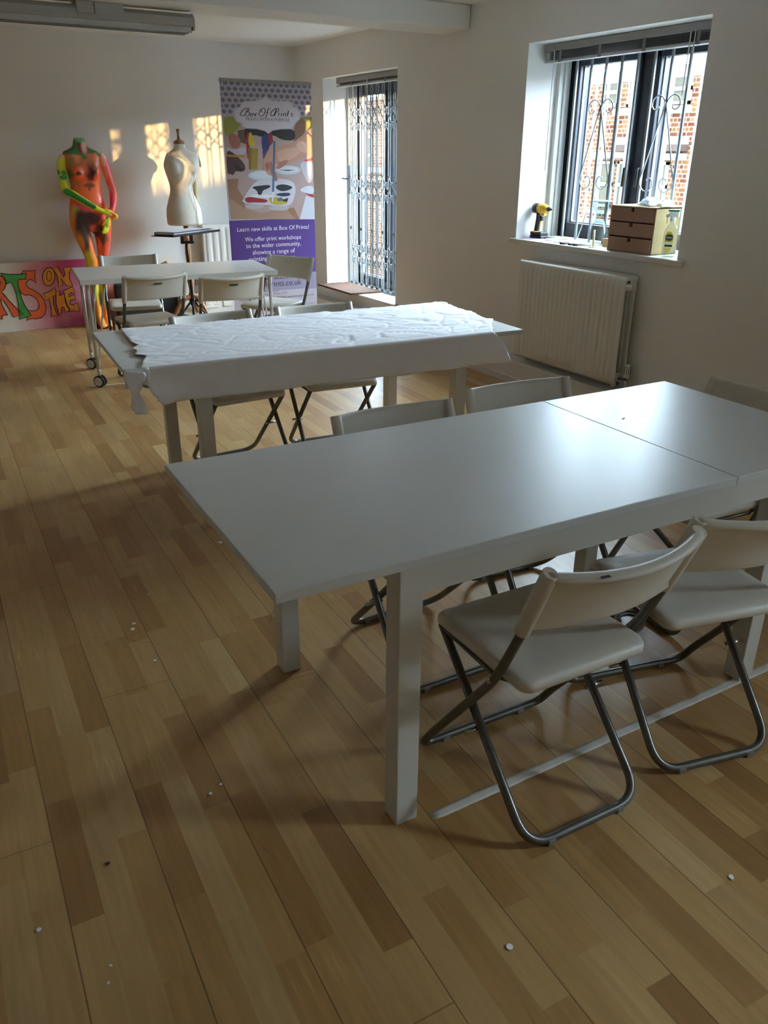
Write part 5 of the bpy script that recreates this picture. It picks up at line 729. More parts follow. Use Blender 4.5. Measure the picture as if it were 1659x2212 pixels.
legL = [(.95, -.105, .082, 0, .09), (.91, -.112, .083, 0, .09), (.85, -.110, .076, -.004, .088), (.80, -.104, .071, -.008, .082), (.74, -.090, .062, -.012, .074), (.68, -.077, .054, -.016, .064), (.62, -.064, .052, -.018, .058), (.565, -.062, .052, -.012, .056), (.51, -.063, .050, -.004, .055), (.45, -.064, .046, 0, .052), (.38, -.066, .040, .004, .045), (.28, -.064, .034, .008, .037), (.16, -.060, .029, .010, .031), (.09, -.060, .029, .008, .034), (.06, -.060, .030, 0, .045)]
legR = [(.95, .075, .085, 0, .09), (.91, .075, .084, 0, .09), (.85, .074, .076, 0, .088), (.80, .073, .070, 0, .082), (.73, .067, .062, 0, .074), (.65, .054, .051, .0, .062), (.60, .048, .048, .0, .056), (.55, .038, .05, .006, .056), (.49, .034, .048, .012, .056), (.44, .028, .043, .016, .05), (.375, .020, .036, .018, .043), (.28, .014, .031, .018, .036), (.16, .008, .027, .018, .03), (.09, .006, .027, .014, .032), (.06, .006, .028, .008, .042)]
for lg in (legL, legR):
    m.loft([ering(x, y, z, hw, hd, 20, 2.0) for z, x, hw, y, hd in lg[::-1]])
    x = lg[-1][1]; y = lg[-1][3]
    foot = [(y+.035, .012, .03, .03), (y+.03, .026, .07, .04), (y, .030, .075, .042), (y-.05, .032, .055, .033), (y-.10, .036, .036, .024), (y-.14, .034, .026, .018), (y-.158, .02, .018, .012)]
    m.loft([[(x+hw*math.cos(a), yy, max(.004, hz+hd*math.sin(a)*1.)) for a in [2*PI*k/16 for k in range(16)]] for yy, hw, hz, hd in foot])
o = remesh(m, 'body', SP, mq, .009, 5)
MW = Matrix.Translation((1.67, 8.0, 0))
def base_body(p):
    if p.z > 1.55: return lin((70, 112, 68))
    if p.z < .12: return lin((236, 112, 50))
    if p.z < .5: return lin((196, 150, 56))
    return lin((228, 88, 42))
paint(o, PAINT, base_body, MW)
def limb(m, pts, radii, seg=14, flat=1.):
    P = [Vector(p) for p in pts]; dense = []; R = []
    for i in range(len(P)-1):
        for k in range(8):
            t = k/8; a, b, c, d = P[max(i-1, 0)], P[i], P[i+1], P[min(i+2, len(P)-1)]
            q = .5*((2*b)+(c-a)*t+(2*a-5*b+4*c-d)*t*t+(3*b-a-3*c+d)*t**3)
            dense.append(q); R.append(radii[i]*(1-t)+radii[i+1]*t)
    dense.append(P[-1]); R.append(radii[-1]); m.tube(dense, R, seg, flat=flat)
def hand(m, wrist, d, side, up, L=.165, spread=.16, curl=.35):
    """palm with four fingers and a thumb; d: pointing direction, side: towards the thumb, up: back of the hand"""
    d, side, up = Vector(d).normalized(), Vector(side).normalized(), Vector(up).normalized(); w = Vector(wrist)
    limb(m, [w-d*.02, w+d*.03, w+d*.065, w+d*.09], [.019, .023, .027, .022], 14)
    for s in (-1, 1): limb(m, [w+d*.005, w+d*.05+side*s*.014, w+d*.088+side*s*.018], [.015, .015, .013], 12)
    for k, (o_, ln) in enumerate(((.026, .068), (.009, .078), (-.009, .073), (-.025, .056))):
        a = w+d*.085+side*o_
        dd = (d+side*(o_*spread*10)).normalized()
        b = a+dd*ln*.45-up*ln*curl*.12; c = a+dd*ln*.78-up*ln*curl*.45; e = a+dd*ln*.95-up*ln*curl*.8
        limb(m, [a, b, c, e], [.0095, .009, .008, .0065], 10)
    a = w+d*.03+side*.02; limb(m, [a, a+d*.03+side*.02-up*.008, a+d*.058+side*.022-up*.018], [.011, .0095, .007], 10)
# arms in local coordinates (about x=1.67, y=8.0)
m = MB()
limb(m, [(-.172, .012, 1.478), (-.200, .0, 1.43), (-.207, -.004, 1.35), (-.203, -.01, 1.26), (-.193, -.03, 1.20), (-.150, -.075, 1.168), (-.08, -.118, 1.118), (0, -.142, 1.068), (.045, -.148, 1.043)], [.036, .039, .037, .036, .036, .035, .032, .026, .021])
hand(m, (.055, -.150, 1.038), (.90, .04, -.42), (.25, -.5, .5), (.1, -1, .25), curl=.7)
o = remesh(m, 'left_arm', SP, mq, .0055, 3); o['label'] = 'yellow-green arm crossing in front'; paint(o, PAINT_L, (196, 196, 48), MW)
m = MB()
limb(m, [(.128, .012, 1.492), (.162, .01, 1.45), (.176, .008, 1.38), (.194, .004, 1.28), (.206, -.01, 1.20), (.192, -.06, 1.13), (.165, -.112, 1.06), (.125, -.122, .995)], [.032, .038, .037, .034, .033, .031, .026, .020])
hand(m, (.118, -.122, .985), (-.32, .05, -1.), (-.8, -.5, .2), (.15, -1, 0), curl=.5)
o = remesh(m, 'right_arm', SP, mq, .0055, 3); o['label'] = 'pink and magenta arm with a yellow hand'; paint(o, PAINT_R, (226, 96, 70), MW)
m = MB(); m.lathe([(.095, 0), (.10, .004), (.095, .008), (.02, .009)], 32, Matrix.Translation((-.03, .02, 0))); m.tube([(-.055, .08, .005), (-.055, .08, .34), (-.058, .045, .37)], .007, 8); m.build('base_plate', glass_mat('clear_base', (.9, .93, .92)), mq)

# ================================================================== dress form
df = thing('dress_form', 'calico dress form on a turned wooden stand by the back wall', 'dress form', (2.505, 7.93, 0))
m = MB()
rows = [(.885, -.005, .158, .115), (.90, -.005, .166, .122), (.96, -.006, .166, .125), (1.03, -.007, .160, .12), (1.10, -.010, .135, .10), (1.155, -.012, .112, .088), (1.195, -.012, .102, .082), (1.24, -.010, .106, .084), (1.30, -.004, .132, .098), (1.36, .0, .154, .108), (1.405, .004, .165, .112), (1.44, .010, .163, .10), (1.475, .022, .158, .085), (1.505, .026, .142, .07), (1.525, .020, .105, .062), (1.540, .012, .07, .056), (1.555, .008, .052, .050), (1.588, .006, .049, .048)]
m.loft([ering(x, -.02 if 1.25 < z < 1.45 else -.005, z, hw, hd, 36, 2.2) for z, x, hw, hd in rows])
for s in (-1, 1):
    m.lathe([(max(.02, math.sin(PI*k/10)), -math.cos(PI*k/10)) for k in range(11)], 16, Matrix.Translation((.004+s*.075, -.085, 1.385)) @ Matrix.Diagonal((.068, .05, .066, 1)))
torso = remesh(m, 'torso', CALICO, df, .009, 6)
m = MB()
for s in (-1, 1): m.lathe([(.045, -.004), (.05, 0), (.045, .004)], 20, Matrix.Translation((.022+s*.150, -.005, 1.452)) @ Matrix.Rotation(s*math.radians(72), 4, 'Y') @ Matrix.Diagonal((1.35, 1, 1, 1)))
m.build('armhole_disc', CALICO, df)
m = MB(); m.tube([(.085, -.122, 1.50-.06), (.083, -.118, 1.3), (.055, -.093, 1.2), (.080, -.118, 1.05), (.085, -.122, .89)], .0025, 6); m.build('seam', mat('seam_thread', (204, 194, 172), .9), df)
m = MB(); m.lathe([(.048, 1.586), (.050, 1.595), (.046, 1.608), (.028, 1.618), (.016, 1.626), (.014, 1.64), (.012, 1.66), (.013, 1.68), (.018, 1.70), (.017, 1.708), (.006, 1.711)], 24, Matrix.Translation((.006, 0, 0))); m.build('neck_finial', WOOD, df)
m = MB(); m.lathe([(.030, .17), (.034, .18), (.034, .24), (.022, .27), (.028, .33), (.036, .37), (.026, .41), (.018, .43), (.028, .44), (.030, .47), (.020, .49), (.026, .56), (.030, .63), (.026, .70), (.018, .73), (.030, .75), (.032, .77), (.018, .79), (.020, .83), (.026, .89)], 20); m.build('turned_pole', WOOD, df)
for k in range(3):
    a = math.radians(-60+120*k); R = Matrix.Rotation(a, 4, 'Z')
    pth = [R @ Vector(p) for p in ((.02, 0, .215), (.08, 0, .20), (.14, 0, .13), (.19, 0, .055), (.245, 0, .03), (.27, 0, .028))]
    m = MB(); limb(m, pth, [.026, .026, .022, .018, .02, .016], 10); m.build('curved_foot', WOOD, df)

# ================================================================== music stand
ms = thing('music_stand', 'black tripod stand with a flat tray in front of the dress form', 'stand', (2.292, 7.25, 0))
m = MB(); m.tube([(0, 0, .15), (0, 0, .62)], .013, 12); m.tube([(0, 0, .55), (-.012, 0, .80)], .009, 10); m.lathe([(.017, .52), (.019, .53), (.019, .585), (.016, .595)], 14); m.tube([(.0, 0, .56), (-.035, -.01, .56)], .009, 8); m.build('pole', BLK, ms)
m = MB(); m.lathe([(.02, .255), (.022, .26), (.022, .31), (.018, .32)], 16); m.tube([(.02, 0, .29), (.055, -.01, .29)], .007, 8); m.lathe([(.016, -.008), (.018, 0), (.016, .008)], 12, Matrix.Translation((.06, -.01, .29)) @ Matrix.Rotation(PI/2, 4, 'Y')); m.build('leg_collar', BLK, ms)
for k in range(3):
    a = math.radians(15+120*k); R = Matrix.Rotation(a, 4, 'Z')
    m = MB(); m.tube([R @ Vector(p) for p in ((.018, 0, .285), (.12, 0, .17), (.24, 0, .012))], .009, 8); m.tube([R @ Vector(p) for p in ((.012, 0, .155), (.13, 0, .165))], .006, 6); l = m.build('leg', BLK, ms)
    q = MB(); q.lathe([(.012, 0), (.014, .005), (.012, .02)], 10, Matrix.Translation(R @ Vector((.242, 0, 0)))); q.build('rubber_foot', BLKP, l)
m = MB(); m.box(-.055, -.02, .79, -.035, .02, .86); m.box(.025, -.02, .79, .045, .02, .86); m.box(-.055, -.02, .785, .05, .02, .80); m.tube([(-.06, 0, .80), (.065, 0, .80)], .007, 8); m.build('tilt_bracket', BLK, ms)
TR = Matrix.Translation((-.012, 0, .872)) @ Matrix.Rotation(math.radians(-3), 4, 'Y') @ Matrix.Rotation(math.radians(-1.5), 4, 'X')
TRZ = TR @ Matrix.Rotation(math.radians(16), 4, 'Z')
m = MB(); m.box(-.24, -.17, -.006, .24, .17, 0, TRZ); m.box(-.24, -.18, -.006, .24, -.17, .012, TRZ); m.build('tray', BLK, ms, bevel=.003)
m = MB(); m.box(-.215, -.155, .001, .17, .15, .010, TRZ); m.box(-.215, -.155, .022, .17, .15, .026, TRZ); m.box(-.215, .14, .001, .17, .15, .026, TRZ)
bk = MB(); bk.box(-.21, -.15, .0105, .165, .138, .0215, TRZ)
o = m.build('ring_binder', mat('navy_cover', (34, 38, 62), .45), bevel=.002, loc=ms.location); tag(o, 'dark folder of papers lying on the music stand tray', 'folder')
bk.build('pages', PAPER, o)
pg = MB(); pg.box(-.18, -.12, .0262, .15, .13, .0275, TRZ); pg.build('top_sheet', PAPER, o)

# ================================================================== black case, intercom, sockets
bc = thing('portfolio_case', 'large black case standing under the castor table against the back wall', 'case', (2.09, 8.05, 0))
m = MB(); m.box(-.29, -.06, 0, .29, .07, .37); m.build('case_body', mat('black_fabric', (17, 17, 18), .7, bump=.3, bscale=500), bc, bevel=.02, bseg=3)
m = MB(); m.tube(fillet([(-.07, 0, .365), (-.07, 0, .405), (.05, 0, .405), (.05, 0, .365)], .02), .008, 8); m.build('handle', BLKP, bc)
m = MB(); m.tube(fillet([(-.285, -.063, .02), (-.285, -.063, .352), (.285, -.063, .352), (.285, -.063, .02)], .03), .004, 6); m.build('piping', BLKP, bc)
ic = thing('intercom_phone', 'cream intercom handset on the back wall beside the dress form', 'intercom', (2.722, YB, 1.165))
CREAM = mat('cream_plastic', (222, 210, 172), .4)
m = MB(); m.box(-.042, -.03, -.105, .03, 0, .11); m.build('base', CREAM, ic, bevel=.008, bseg=3)
m = MB(); limb(m, [(-.012, -.045, -.098), (-.012, -.058, -.07), (-.012, -.05, 0), (-.012, -.058, .08), (-.012, -.045, .105)], [.020, .024, .017, .024, .020], 12); m.build('handset', CREAM, ic)
m = MB(); hx = []
for k in range(140):
    a = k*.9; z = -.11-.145*k/139; hx.append((.008+.012*math.sin(k*.045)+.006*math.cos(a), -.02+.006*math.sin(a), z))
m.tube(hx, .0022, 5); m.build('coiled_cord', mat('cord_grey', (150, 140, 122), .5), ic)
def socket(label, x0, x1, z0, z1, holes, sw):
    t = thing('wall_socket', label, 'socket', ((x0+x1)/2, YB-.11, (z0+z1)/2)); hw, hh = (x1-x0)/2, (z1-z0)/2
    m = MB(); m.box(-hw, -.010, -hh, hw, 0, hh); m.build('face_plate', mat('socket_white', (226, 224, 216), .35), t, bevel=.003)
    for cx in holes:
        for dx, dz in ((0, .012), (-.011, -.012), (.011, -.012)):
            m = MB(); m.box(cx+dx-.003, -.0108, dz-.004, cx+dx+.003, -.0098, dz+.004); m.build('pin_hole', BLKP, t)
    for cx in sw:
        m = MB(); m.box(cx-.007, -.014, .016, cx+.007, -.009, .032); m.build('rocker_switch', TRIM, t, bevel=.002)
socket('double wall socket, the left of two plates on the white trunking', 2.694, 2.832, .062, .148, (-.045, .045), (-.016, .016))
socket('single square plate right of the double socket on the white trunking', 2.884, 2.968, .066, .150, (), (-.018, .0, .018))
m = MB(); m.box(-.035, -.03, -.05, .035, 0, .05); o = m.build('wall_junction_box', mat('box_grey', (140, 138, 132), .5), loc=(2.67, YB, .33), bevel=.004); tag(o, 'small grey junction box on the back wall above the sockets', 'junction_box')  # a junction box on the wall, its cable built next
q = MB(); q.tube([(0, -.015, .05), (.01, -.02, .10), (.0, -.015, .16)], .006, 8); q.build('cable', BLKP, o)

# ================================================================== roll-up banner
YBN = 7.05
bn = thing('rollup_banner', 'tall purple roll-up banner with a painting photo and white lettering', 'banner', (3.02, YBN, 0))
BL, BR = 2.615-3.02, 3.438-3.02
def pm(n, c, r=.55): return mat('print_'+n, c, r)
m = MB(); m.box(BL, 0, .06, BR, .003, 2.052); m.build('panel', pm('base', (184, 178, 190)), bn)
def band(nm, z0, z1, mt, k=1):
    m = MB(); m.box(BL+.0005, -.0004*k, z0, BR-.0005, .001, z1); return m.build(nm, mt, bn)
def pattern_mat():
    m = bpy.data.materials.new('print_pattern'); m.use_nodes = True; nt = m.node_tree; N = nt.nodes; L = nt.links; b = N['Principled BSDF']
    tc = N.new('ShaderNodeTexCoord'); sp = N.new('ShaderNodeSeparateXYZ'); L.new(tc.outputs['Object'], sp.inputs[0])
    zz = mth(nt, 'DIVIDE', sp.outputs['Z'], .042); row = mth(nt, 'FLOOR', zz)
    xx = mth(nt, 'ADD', mth(nt, 'DIVIDE', sp.outputs['X'], .055), mth(nt, 'MULTIPLY', mth(nt, 'MODULO', row, 2), .5))
    fx = mth(nt, 'SUBTRACT', mth(nt, 'FRACT', xx), .5); fz = mth(nt, 'SUBTRACT', mth(nt, 'FRACT', zz), .5)
    n = N.new('ShaderNodeTexNoise'); n.noise_dimensions = '2D'; n.inputs['Scale'].default_value = 7; cb = N.new('ShaderNodeCombineXYZ'); L.new(fx, cb.inputs[0]); L.new(fz, cb.inputs[1]); L.new(cb.outputs[0], n.inputs['Vector'])
    d = mth(nt, 'SQRT', mth(nt, 'ADD', mth(nt, 'MULTIPLY', fx, fx), mth(nt, 'MULTIPLY', fz, fz)))
    v = mth(nt, 'ADD', d, mth(nt, 'MULTIPLY', n.outputs['Fac'], .45))
    r = N.new('ShaderNodeValToRGB'); cr = r.color_ramp; cr.elements[0].position = .5; cr.elements[0].color = (*lin((112, 110, 130)), 1); cr.elements[1].position = .66; cr.elements[1].color = (*lin((176, 170, 180)), 1)
    L.new(v, r.inputs['Fac']); L.new(r.outputs['Color'], b.inputs['Base Color']); b.inputs['Roughness'].default_value = .55
    return m
band('pattern_strip', 1.798, 2.052, pattern_mat())
band('purple_block', .500, .976, pm('purple', (84, 52, 132)))
band('lilac_block', .348, .500, pm('lilac', (152, 144, 172)))
# printed photograph: flat shapes of colour on the vinyl
m = MB(); pmats = []; cols = {}
for i, (c, pts) in enumerate(BANNER):
    if c not in cols:
        cols[c] = len(pmats); pmats.append(pm('%02x%02x%02x' % c, c))
    m.mi = cols[c]; y = -.0006-i*.00005
    P = [Vector((min(max(x-3.02, BL), BR), y, z)) for x, z in pts]
    P2 = [Vector((p.x, y+.00004, p.z)) for p in P]
    m.poly(P)
m.bm.normal_update(); bmesh.ops.triangulate(m.bm, faces=m.bm.faces[:]); m.bm.normal_update()
for f in m.bm.faces:
    if f.normal.y > 0: f.normal_flip()
m.build('printed_photograph', pmats, bn, fixn=False)
for k, (pts, c, nm) in enumerate(zip(PLAQUE, ((206, 198, 208), (70, 66, 76), (206, 198, 208)), ('plaque', 'plaque_line', 'plaque_face'))):
    m = MB(); m.prism([(x-3.02, z) for x, z in pts], .0003, Matrix.Translation((0, -.0040-.0004*k, 0))); m.build(nm, pm('plq%d' % (k % 2), c), bn)
TC = {'ink': pm('ink', (38, 34, 44)), 'grey': pm('greyink', (110, 102, 116)), 'white': pm('white', (232, 228, 236))}
for s, x0, x1, z, c, sh in LINES:
    text_part('lettering', s, TC[c], bn, x0-3.02, x1-3.02, z, -.0056 if z > 1.2 else -.0008, sh)
# the script logo, drawn stroke by stroke
m = MB()
for st in SCRIPT:
    P = [Vector((x-3.02, -.0056, z)) for x, z in st]; dense = []
    for i in range(len(P)-1):
        a, b, c, d = P[max(i-1, 0)], P[i], P[i+1], P[min(i+2, len(P)-1)]
        for k in range(5):
            t = k/5; dense.append(.5*((2*b)+(c-a)*t+(2*a-5*b+4*c-d)*t*t+(3*b-a-3*c+d)*t**3))
    dense.append(P[-1])
    R = []
    for k, p in enumerate(dense):
        q = dense[min(k+1, len(dense)-1)]-dense[max(k-1, 0)]
        R.append(.0017+.0020*abs(q.z)/max(q.length, 1e-6))
    m.tube(dense, R, 6, up=(0, 1, 0))
for v in m.bm.verts: v.co.y = -.0056+(v.co.y+.0056)*.15
m.build('lettering', TC['ink'], bn)
m = MB(); m.box(3.05-3.02, -.0012, .338+.012, 3.34-3.02, -.0004, .338+.0145); m.build('text_rule', TC['white'], bn)
m = MB(); m.box(2.68-3.02, -.0012, .215, 3.42-3.02, -.0004, .2165); m.build('text_rule', TC['grey'], bn)
m = MB(); m.box(-.12, -.0012, .12, -.06, -.0004, .145); m.box(-.05, -.0012, .12, .0, -.0004, .145); m.build('badge_block', pm('badge', (50, 48, 92)), bn)
m = MB(); m.box(BL-.004, -.008, 2.045, BR+.004, .012, 2.072); m.build('top_rail', mat('rail_grey', (150, 146, 142), .4), bn, bevel=.004)
m = MB(); m.box(BL-.015, -.05, .004, BR+.015, .05, .07); m.build('base_cassette', mat('base_alu', (170, 170, 172), .35, metal=.6), bn, bevel=.012, bseg=3)
m = MB(); m.tube([(0, .02, .06), (0, .02, 2.05)], .008, 8); m.build('support_pole', mat('pole_alu', (160, 160, 162), .35, metal=.7), bn)
for s in (-1, 1):
    m = MB(); m.box(s*.28-.03, -.15, 0, s*.28+.03, .15, .006); m.build('foot', BLKP, bn)

# ================================================================== ceiling light
cl = thing('ceiling_light', 'long louvred fluorescent light hanging below the ceiling beam', 'ceiling light', (1.17, 5.6, 2.25))
LG = mat('light_body_grey', (176, 176, 170), .45)
m = MB(); xs0, xs1 = -.75, .735
for xa, xb in ((xs0, xs1),):
    sec = [(-.045, .042), (.045, .042), (.075, .018), (.075, -.024), (.068, -.030), (-.068, -.030), (-.075, -.024), (-.075, .018)]
    m.loft([[(x, y, z) for y, z in sec] for x in (xa, xb)], smooth=False)
m.build('body', LG, cl, bevel=.003)
for x, s in ((xs0, -1), (xs1, 1)):
    m = MB(); m.loft([[(x+s*a, y*k, z*k) for y, z in ((-.047, .044), (.047, .044), (.077, .018), (.077, -.026), (.068, -.048), (-.068, -.048), (-.077, -.026), (-.077, .018))] for a, k in ((0, 1), (.01, .99), (.014, .93))], smooth=False); m.build('end_cap', LG, cl)
LV = mat('louvre_metal', (188, 188, 182), .25, metal=.7)
m = MB()
for y in (-.064, 0., .064): m.box(xs0+.01, y-.002, -.062, xs1-.01, y+.002, -.030)
n = 42
for k in range(n+1):
    x = xs0+.015+(xs1-xs0-.03)*k/n; m.box(x-.0015, -.064, -.058, x+.0015, .064, -.033)
m.build('louvre', LV, cl)
m = MB(); m.box(xs0+.01, -.06, -.0312, xs1-.01, .06, -.0305); m.build('reflector', mat('reflector_dark', (128, 126, 120), .35), cl)
for x0, x1 in ((.05, .148), (.152, .318)):
    m = MB(); m.box(x0, -.084, -.004, x1, .05, .059); m.build('mounting_box', LG, cl, bevel=.004)

# ================================================================== things on the right sill
ZS = .9782
dr = thing('cordless_drill', 'yellow and black cordless drill standing on the left end of the sill', 'drill', (3.965, 4.555, ZS), math.radians(0))
YEL = mat('drill_yellow', (214, 164, 40), .4)
# local: x' = -y world (to the right seen from the room); build directly with world-like axes: y negative = right
m = MB(); m.box(-.038, -.055, 0, .038, .062, .020); m.box(-.036, -.05, .020, .036, .06, .045); m.build('battery', BLKP, dr, bevel=.006)
m = MB(); m.box(-.036, .005, .026, .037, .061, .047); m.build('battery_latch', YEL, dr, bevel=.004)
m = MB(); limb(m, [(0, .032, .045), (0, .030, .085), (0, .022, .125), (0, .016, .16)], [.023, .019, .020, .025], 14, flat=.8); m.build('grip', BLKP, dr)
m = MB(); m.tube([(0, .008, .065), (0, .003, .10), (0, -.004, .14)], [.006, .006, .008], 8); m.build('grip_spine', YEL, dr)
m = MB(); m.lathe([(.030, -.0), (.034, .006), (.034, .045), (.030, .05)], 18, Matrix.Translation((0, .068, .195)) @ Matrix.Rotation(PI/2, 4, 'X')); m.build('motor_cap', BLKP, dr)
m = MB(); m.lathe([(.033, 0), (.034, .02), (.033, .05), (.024, .075), (.018, .085)], 18, Matrix.Translation((0, .018, .195)) @ Matrix.Rotation(PI/2, 4, 'X')); m.box(-.012, -.045, .15, .012, .0, .18); m.build('gear_housing', YEL, dr)
m = MB(); m.lathe([(.016, 0), (.017, .012), (.010, .022), (.007, .036), (.003, .045)], 14, Matrix.Translation((0, -.066, .195)) @ Matrix.Rotation(PI/2, 4, 'X')); m.build('chuck', mat('chuck_steel', (96, 96, 98), .35, metal=.8), dr)
m = MB(); m.box(-.008, -.02, .115, .008, .0, .145); m.build('trigger', BLKP, dr, bevel=.003)

def flat_sheet(name, label, x, y, w, l, rz, mt, z=.0006, cat='paper', wav=.004, group=None):
    m = MB(); sd = x*7+y*3
    m.grid(lambda u, v: ((u-.5)*w, (v-.5)*l, .0008+wav*max(0, noise.noise((u*2+sd, v*2.5, sd)))+wav*.4*u*v), 10, 10)
    o = m.build(name, mt, solid=.0005, loc=(x, y, ZS+z), rot=(0, 0, rz)); tag(o, label, cat, group); return o
flat_sheet('paper_sheet', 'thin lilac paper sheet poking out under the drill on the sill', 3.90, 4.46, .11, .30, .25, mat('lilac_paper', (150, 130, 160), .7), .0004)
flat_sheet('paper_sheet', 'white paper with a green print lying right of the drill', 3.985, 4.36, .13, .17, .3, PAPER, .004, wav=.016)
gm = MB(); gm.grid(lambda u, v: ((u-.5)*.03+.012*math.sin(v*5), (v-.5)*.13, .0158+.004*math.sin(v*3)), 4, 10); g = gm.build('green_print', mat('print_green', (120, 206, 70), .6), bpy.data.objects[-1] if False else [o for o in COL.objects if o.get('label', '').startswith('white paper with a green')][0], solid=.0005)
flat_sheet('paper_sheet', 'white crumpled paper between the green print and the glass carafe', 3.965, 4.22, .14, .16, -.1, PAPER, .003, wav=.018)
flat_sheet('paper_sheet', 'white paper strip on the front edge of the sill', 3.885, 4.24, .05, .14, .05, PAPER, .008, wav=.006)
m = MB(); m.box(-.05, -.06, 0, .05, .06, .012); o = m.build('notebook', mat('grey_cover', (126, 128, 130), .5), loc=(4.04, 4.475, ZS+.0006), bevel=.002); tag(o, 'small grey notebook lying flat right behind the drill battery', 'notebook')
q = MB(); q.box(-.048, -.058, .003, .0515, .0615, .0095); q.build('pages', PAPER, o)
pens = [((3.862, 4.135), .10, .9, (30, 30, 34), 'white marker pen with black cap, left one of the pens on the sill'), ((3.872, 4.07), .11, 1.1, (36, 44, 66), 'white marker pen with navy cap, middle one of the pens on the sill'), ((3.868, 4.02), .10, .8, (22, 22, 24), 'white marker pen with black cap, rightmost of the pens near the wooden box')]
for k, ((x, y), L_, a, c, lab) in enumerate(pens):
    t = thing('marker_pen', lab, 'pen', (x, y, ZS+.0075), a, 'marker pens on the sill')
    m = MB(); m.tube([(0, -.055, 0), (0, .03, 0)], .007, 10); m.build('barrel', TRIM, t)
    m = MB(); m.tube([(0, .03, 0), (0, .06, 0), (0, .064, 0)], [.0075, .0075, .005], 10); m.build('cap', mat('cap%d' % k, c, .4), t)
# glass carafe with waist
ca = thing('glass_carafe', 'clear waisted glass carafe on the sill left of the drawer unit', 'carafe', (4.01, 4.03, ZS))
m = MB(); prof = [(.058, .0), (.064, .008), (.066, .03), (.058, .085), (.040, .135), (.030, .165), (.034, .19), (.046, .225), (.056, .262), (.058, .268)]
m.lathe(prof, 28, cap=False); m.lathe([(.055, .004), (.002, .004)], 28, cap=False); m.build('vessel', VGLASS, ca, solid=.003)
m = MB(); m.tube([(.058*math.cos(2*PI*k/28), .058*math.sin(2*PI*k/28), .268) for k in range(28)], .0028, 6, closed=True); m.build('rim', mat('glass_rim', (214, 226, 228), .1), ca)
m = MB(); m.tube([(0, 0, 0), (.015, .055, .20)], .0035, 8); o = m.build('plastic_rod', TRIM, loc=(3.955, 4.185, ZS+.002)); 
o.location = (3.94, 4.16, ZS+.0035); o.rotation_euler = (0, 0, math.radians(215)); tag(o, 'thin white rod leaning on the glass carafe', 'rod')
m = MB(); m.box(-.055, -.04, 0, .055, .04, .006); m.box(-.055, -.04, .006, -.048, .04, .05); m.box(.048, -.04, .006, .055, .04, .05); m.box(-.048, -.04, .006, .048, -.033, .05); m.box(-.048, .033, .006, .048, .04, .05)
o = m.build('wooden_box', mat('pale_ply', (190, 150, 104), .6, var=.1, scale=20), loc=(4.02, 3.905, ZS)); tag(o, 'small open wooden box on the sill beside the drawer unit', 'box')
m = MB(); m.lathe([(.011, 0), (.011, .0)], 10) if False else m.tube([(0, 0, 0), (0, .004, .105)], .0075, 10); m.lathe([(.03, 0), (.03, .004), (.009, .006)], 16)
o = m.build('candle', mat('cream_wax', (226, 212, 170), .5), loc=(3.868, 3.925, ZS)); tag(o, 'thin cream candle standing on the front edge of the sill', 'candle')
# drawer unit
du = thing('drawer_unit', 'small cardboard-coloured unit with three drawers on the sill', 'drawer unit', (3.955, 3.61, ZS))
CARD = mat('brown_card', (158, 124, 104), .75, var=.06, scale=12); PLY = mat('birch_ply', (196, 172, 122), .55, var=.08, scale=9, stretch=(1, 1, 5)); NAVY = mat('navy_recess', (34, 34, 50), .6)
x0, x1, y0, y1, H = -.105, .105, -.178, .178, .262
m = MB(); m.box(x0, y0, 0, x1, y0+.008, H); m.box(x0, y1-.008, 0, x1, y1, H); m.box(x0, y0, H-.008, x1, y1, H); m.box(x0, y0, 0, x1, y1, .006); m.box(x1-.006, y0, 0, x1, y1, H); m.build('body', PLY, du, bevel=.001)
m = MB(); m.box(x0+.012, y0+.008, .006, x0+.02, y1-.008, H-.008); m.build('recess', NAVY, du)
for k in range(3):
    za = .008+k*.084; zb = za+.076
    m = MB(); pull = .0 if k else .004
    hx = .012
    m.prism([(-(y1-.011), za), ((y1-.011), za), ((y1-.011), zb), (hx, zb), (hx, zb-.022), (-hx, zb-.022), (-hx, zb), (-(y1-.011), zb)], .012, Matrix.Translation((x0-.004-pull, 0, 0)) @ Matrix.Rotation(-PI/2, 4, 'Z'))
    d = m.build('drawer', CARD, du)
    q = MB(); q.box(x0+.006, -hx, zb-.022, x0+.010, hx, zb); q.build('finger_notch', NAVY, d)
bg = MB()
bg.grid(lambda u, v: ((u-.5)*.13, (v-.5)*.12, .006+.055*math.sin(PI*u)**.7*math.sin(PI*v)**.7*(.55+.8*abs(noise.noise((u*5, v*5, 2))))), 26, 26)
o = bg.build('plastic_bag', mat('clear_bag', (196, 208, 226), .15, var=.2, scale=14), solid=.0006, loc=(3.945, 3.572, ZS+H)); tag(o, 'crinkled clear plastic bag on top of the drawer unit', 'bag')
bg = MB()
bg.grid(lambda u, v: ((u-.5)*.11, (v-.5)*.07, .004+.045*math.sin(PI*u)**.6*math.sin(PI*v)**.6*(.7+.6*noise.noise((u*4, v*4, 6)))), 20, 20)
o = bg.build('paper_bundle', PAPER, solid=.0006, loc=(3.955, 3.468, ZS+H)); tag(o, 'bundle of white tissue beside the plastic bag on the drawer unit', 'tissue')
m = MB(); m.grid(lambda u, v: ((u-.5)*.16, (v-.5)*.12, .001+.003*noise.noise((u*3, v*3, 1))**2), 8, 8); o = m.build('paper_sheet', PAPER, solid=.0006, loc=(3.945, 3.70, ZS+H+.001)); tag(o, 'white paper lying flat on the left of the drawer unit top', 'paper')
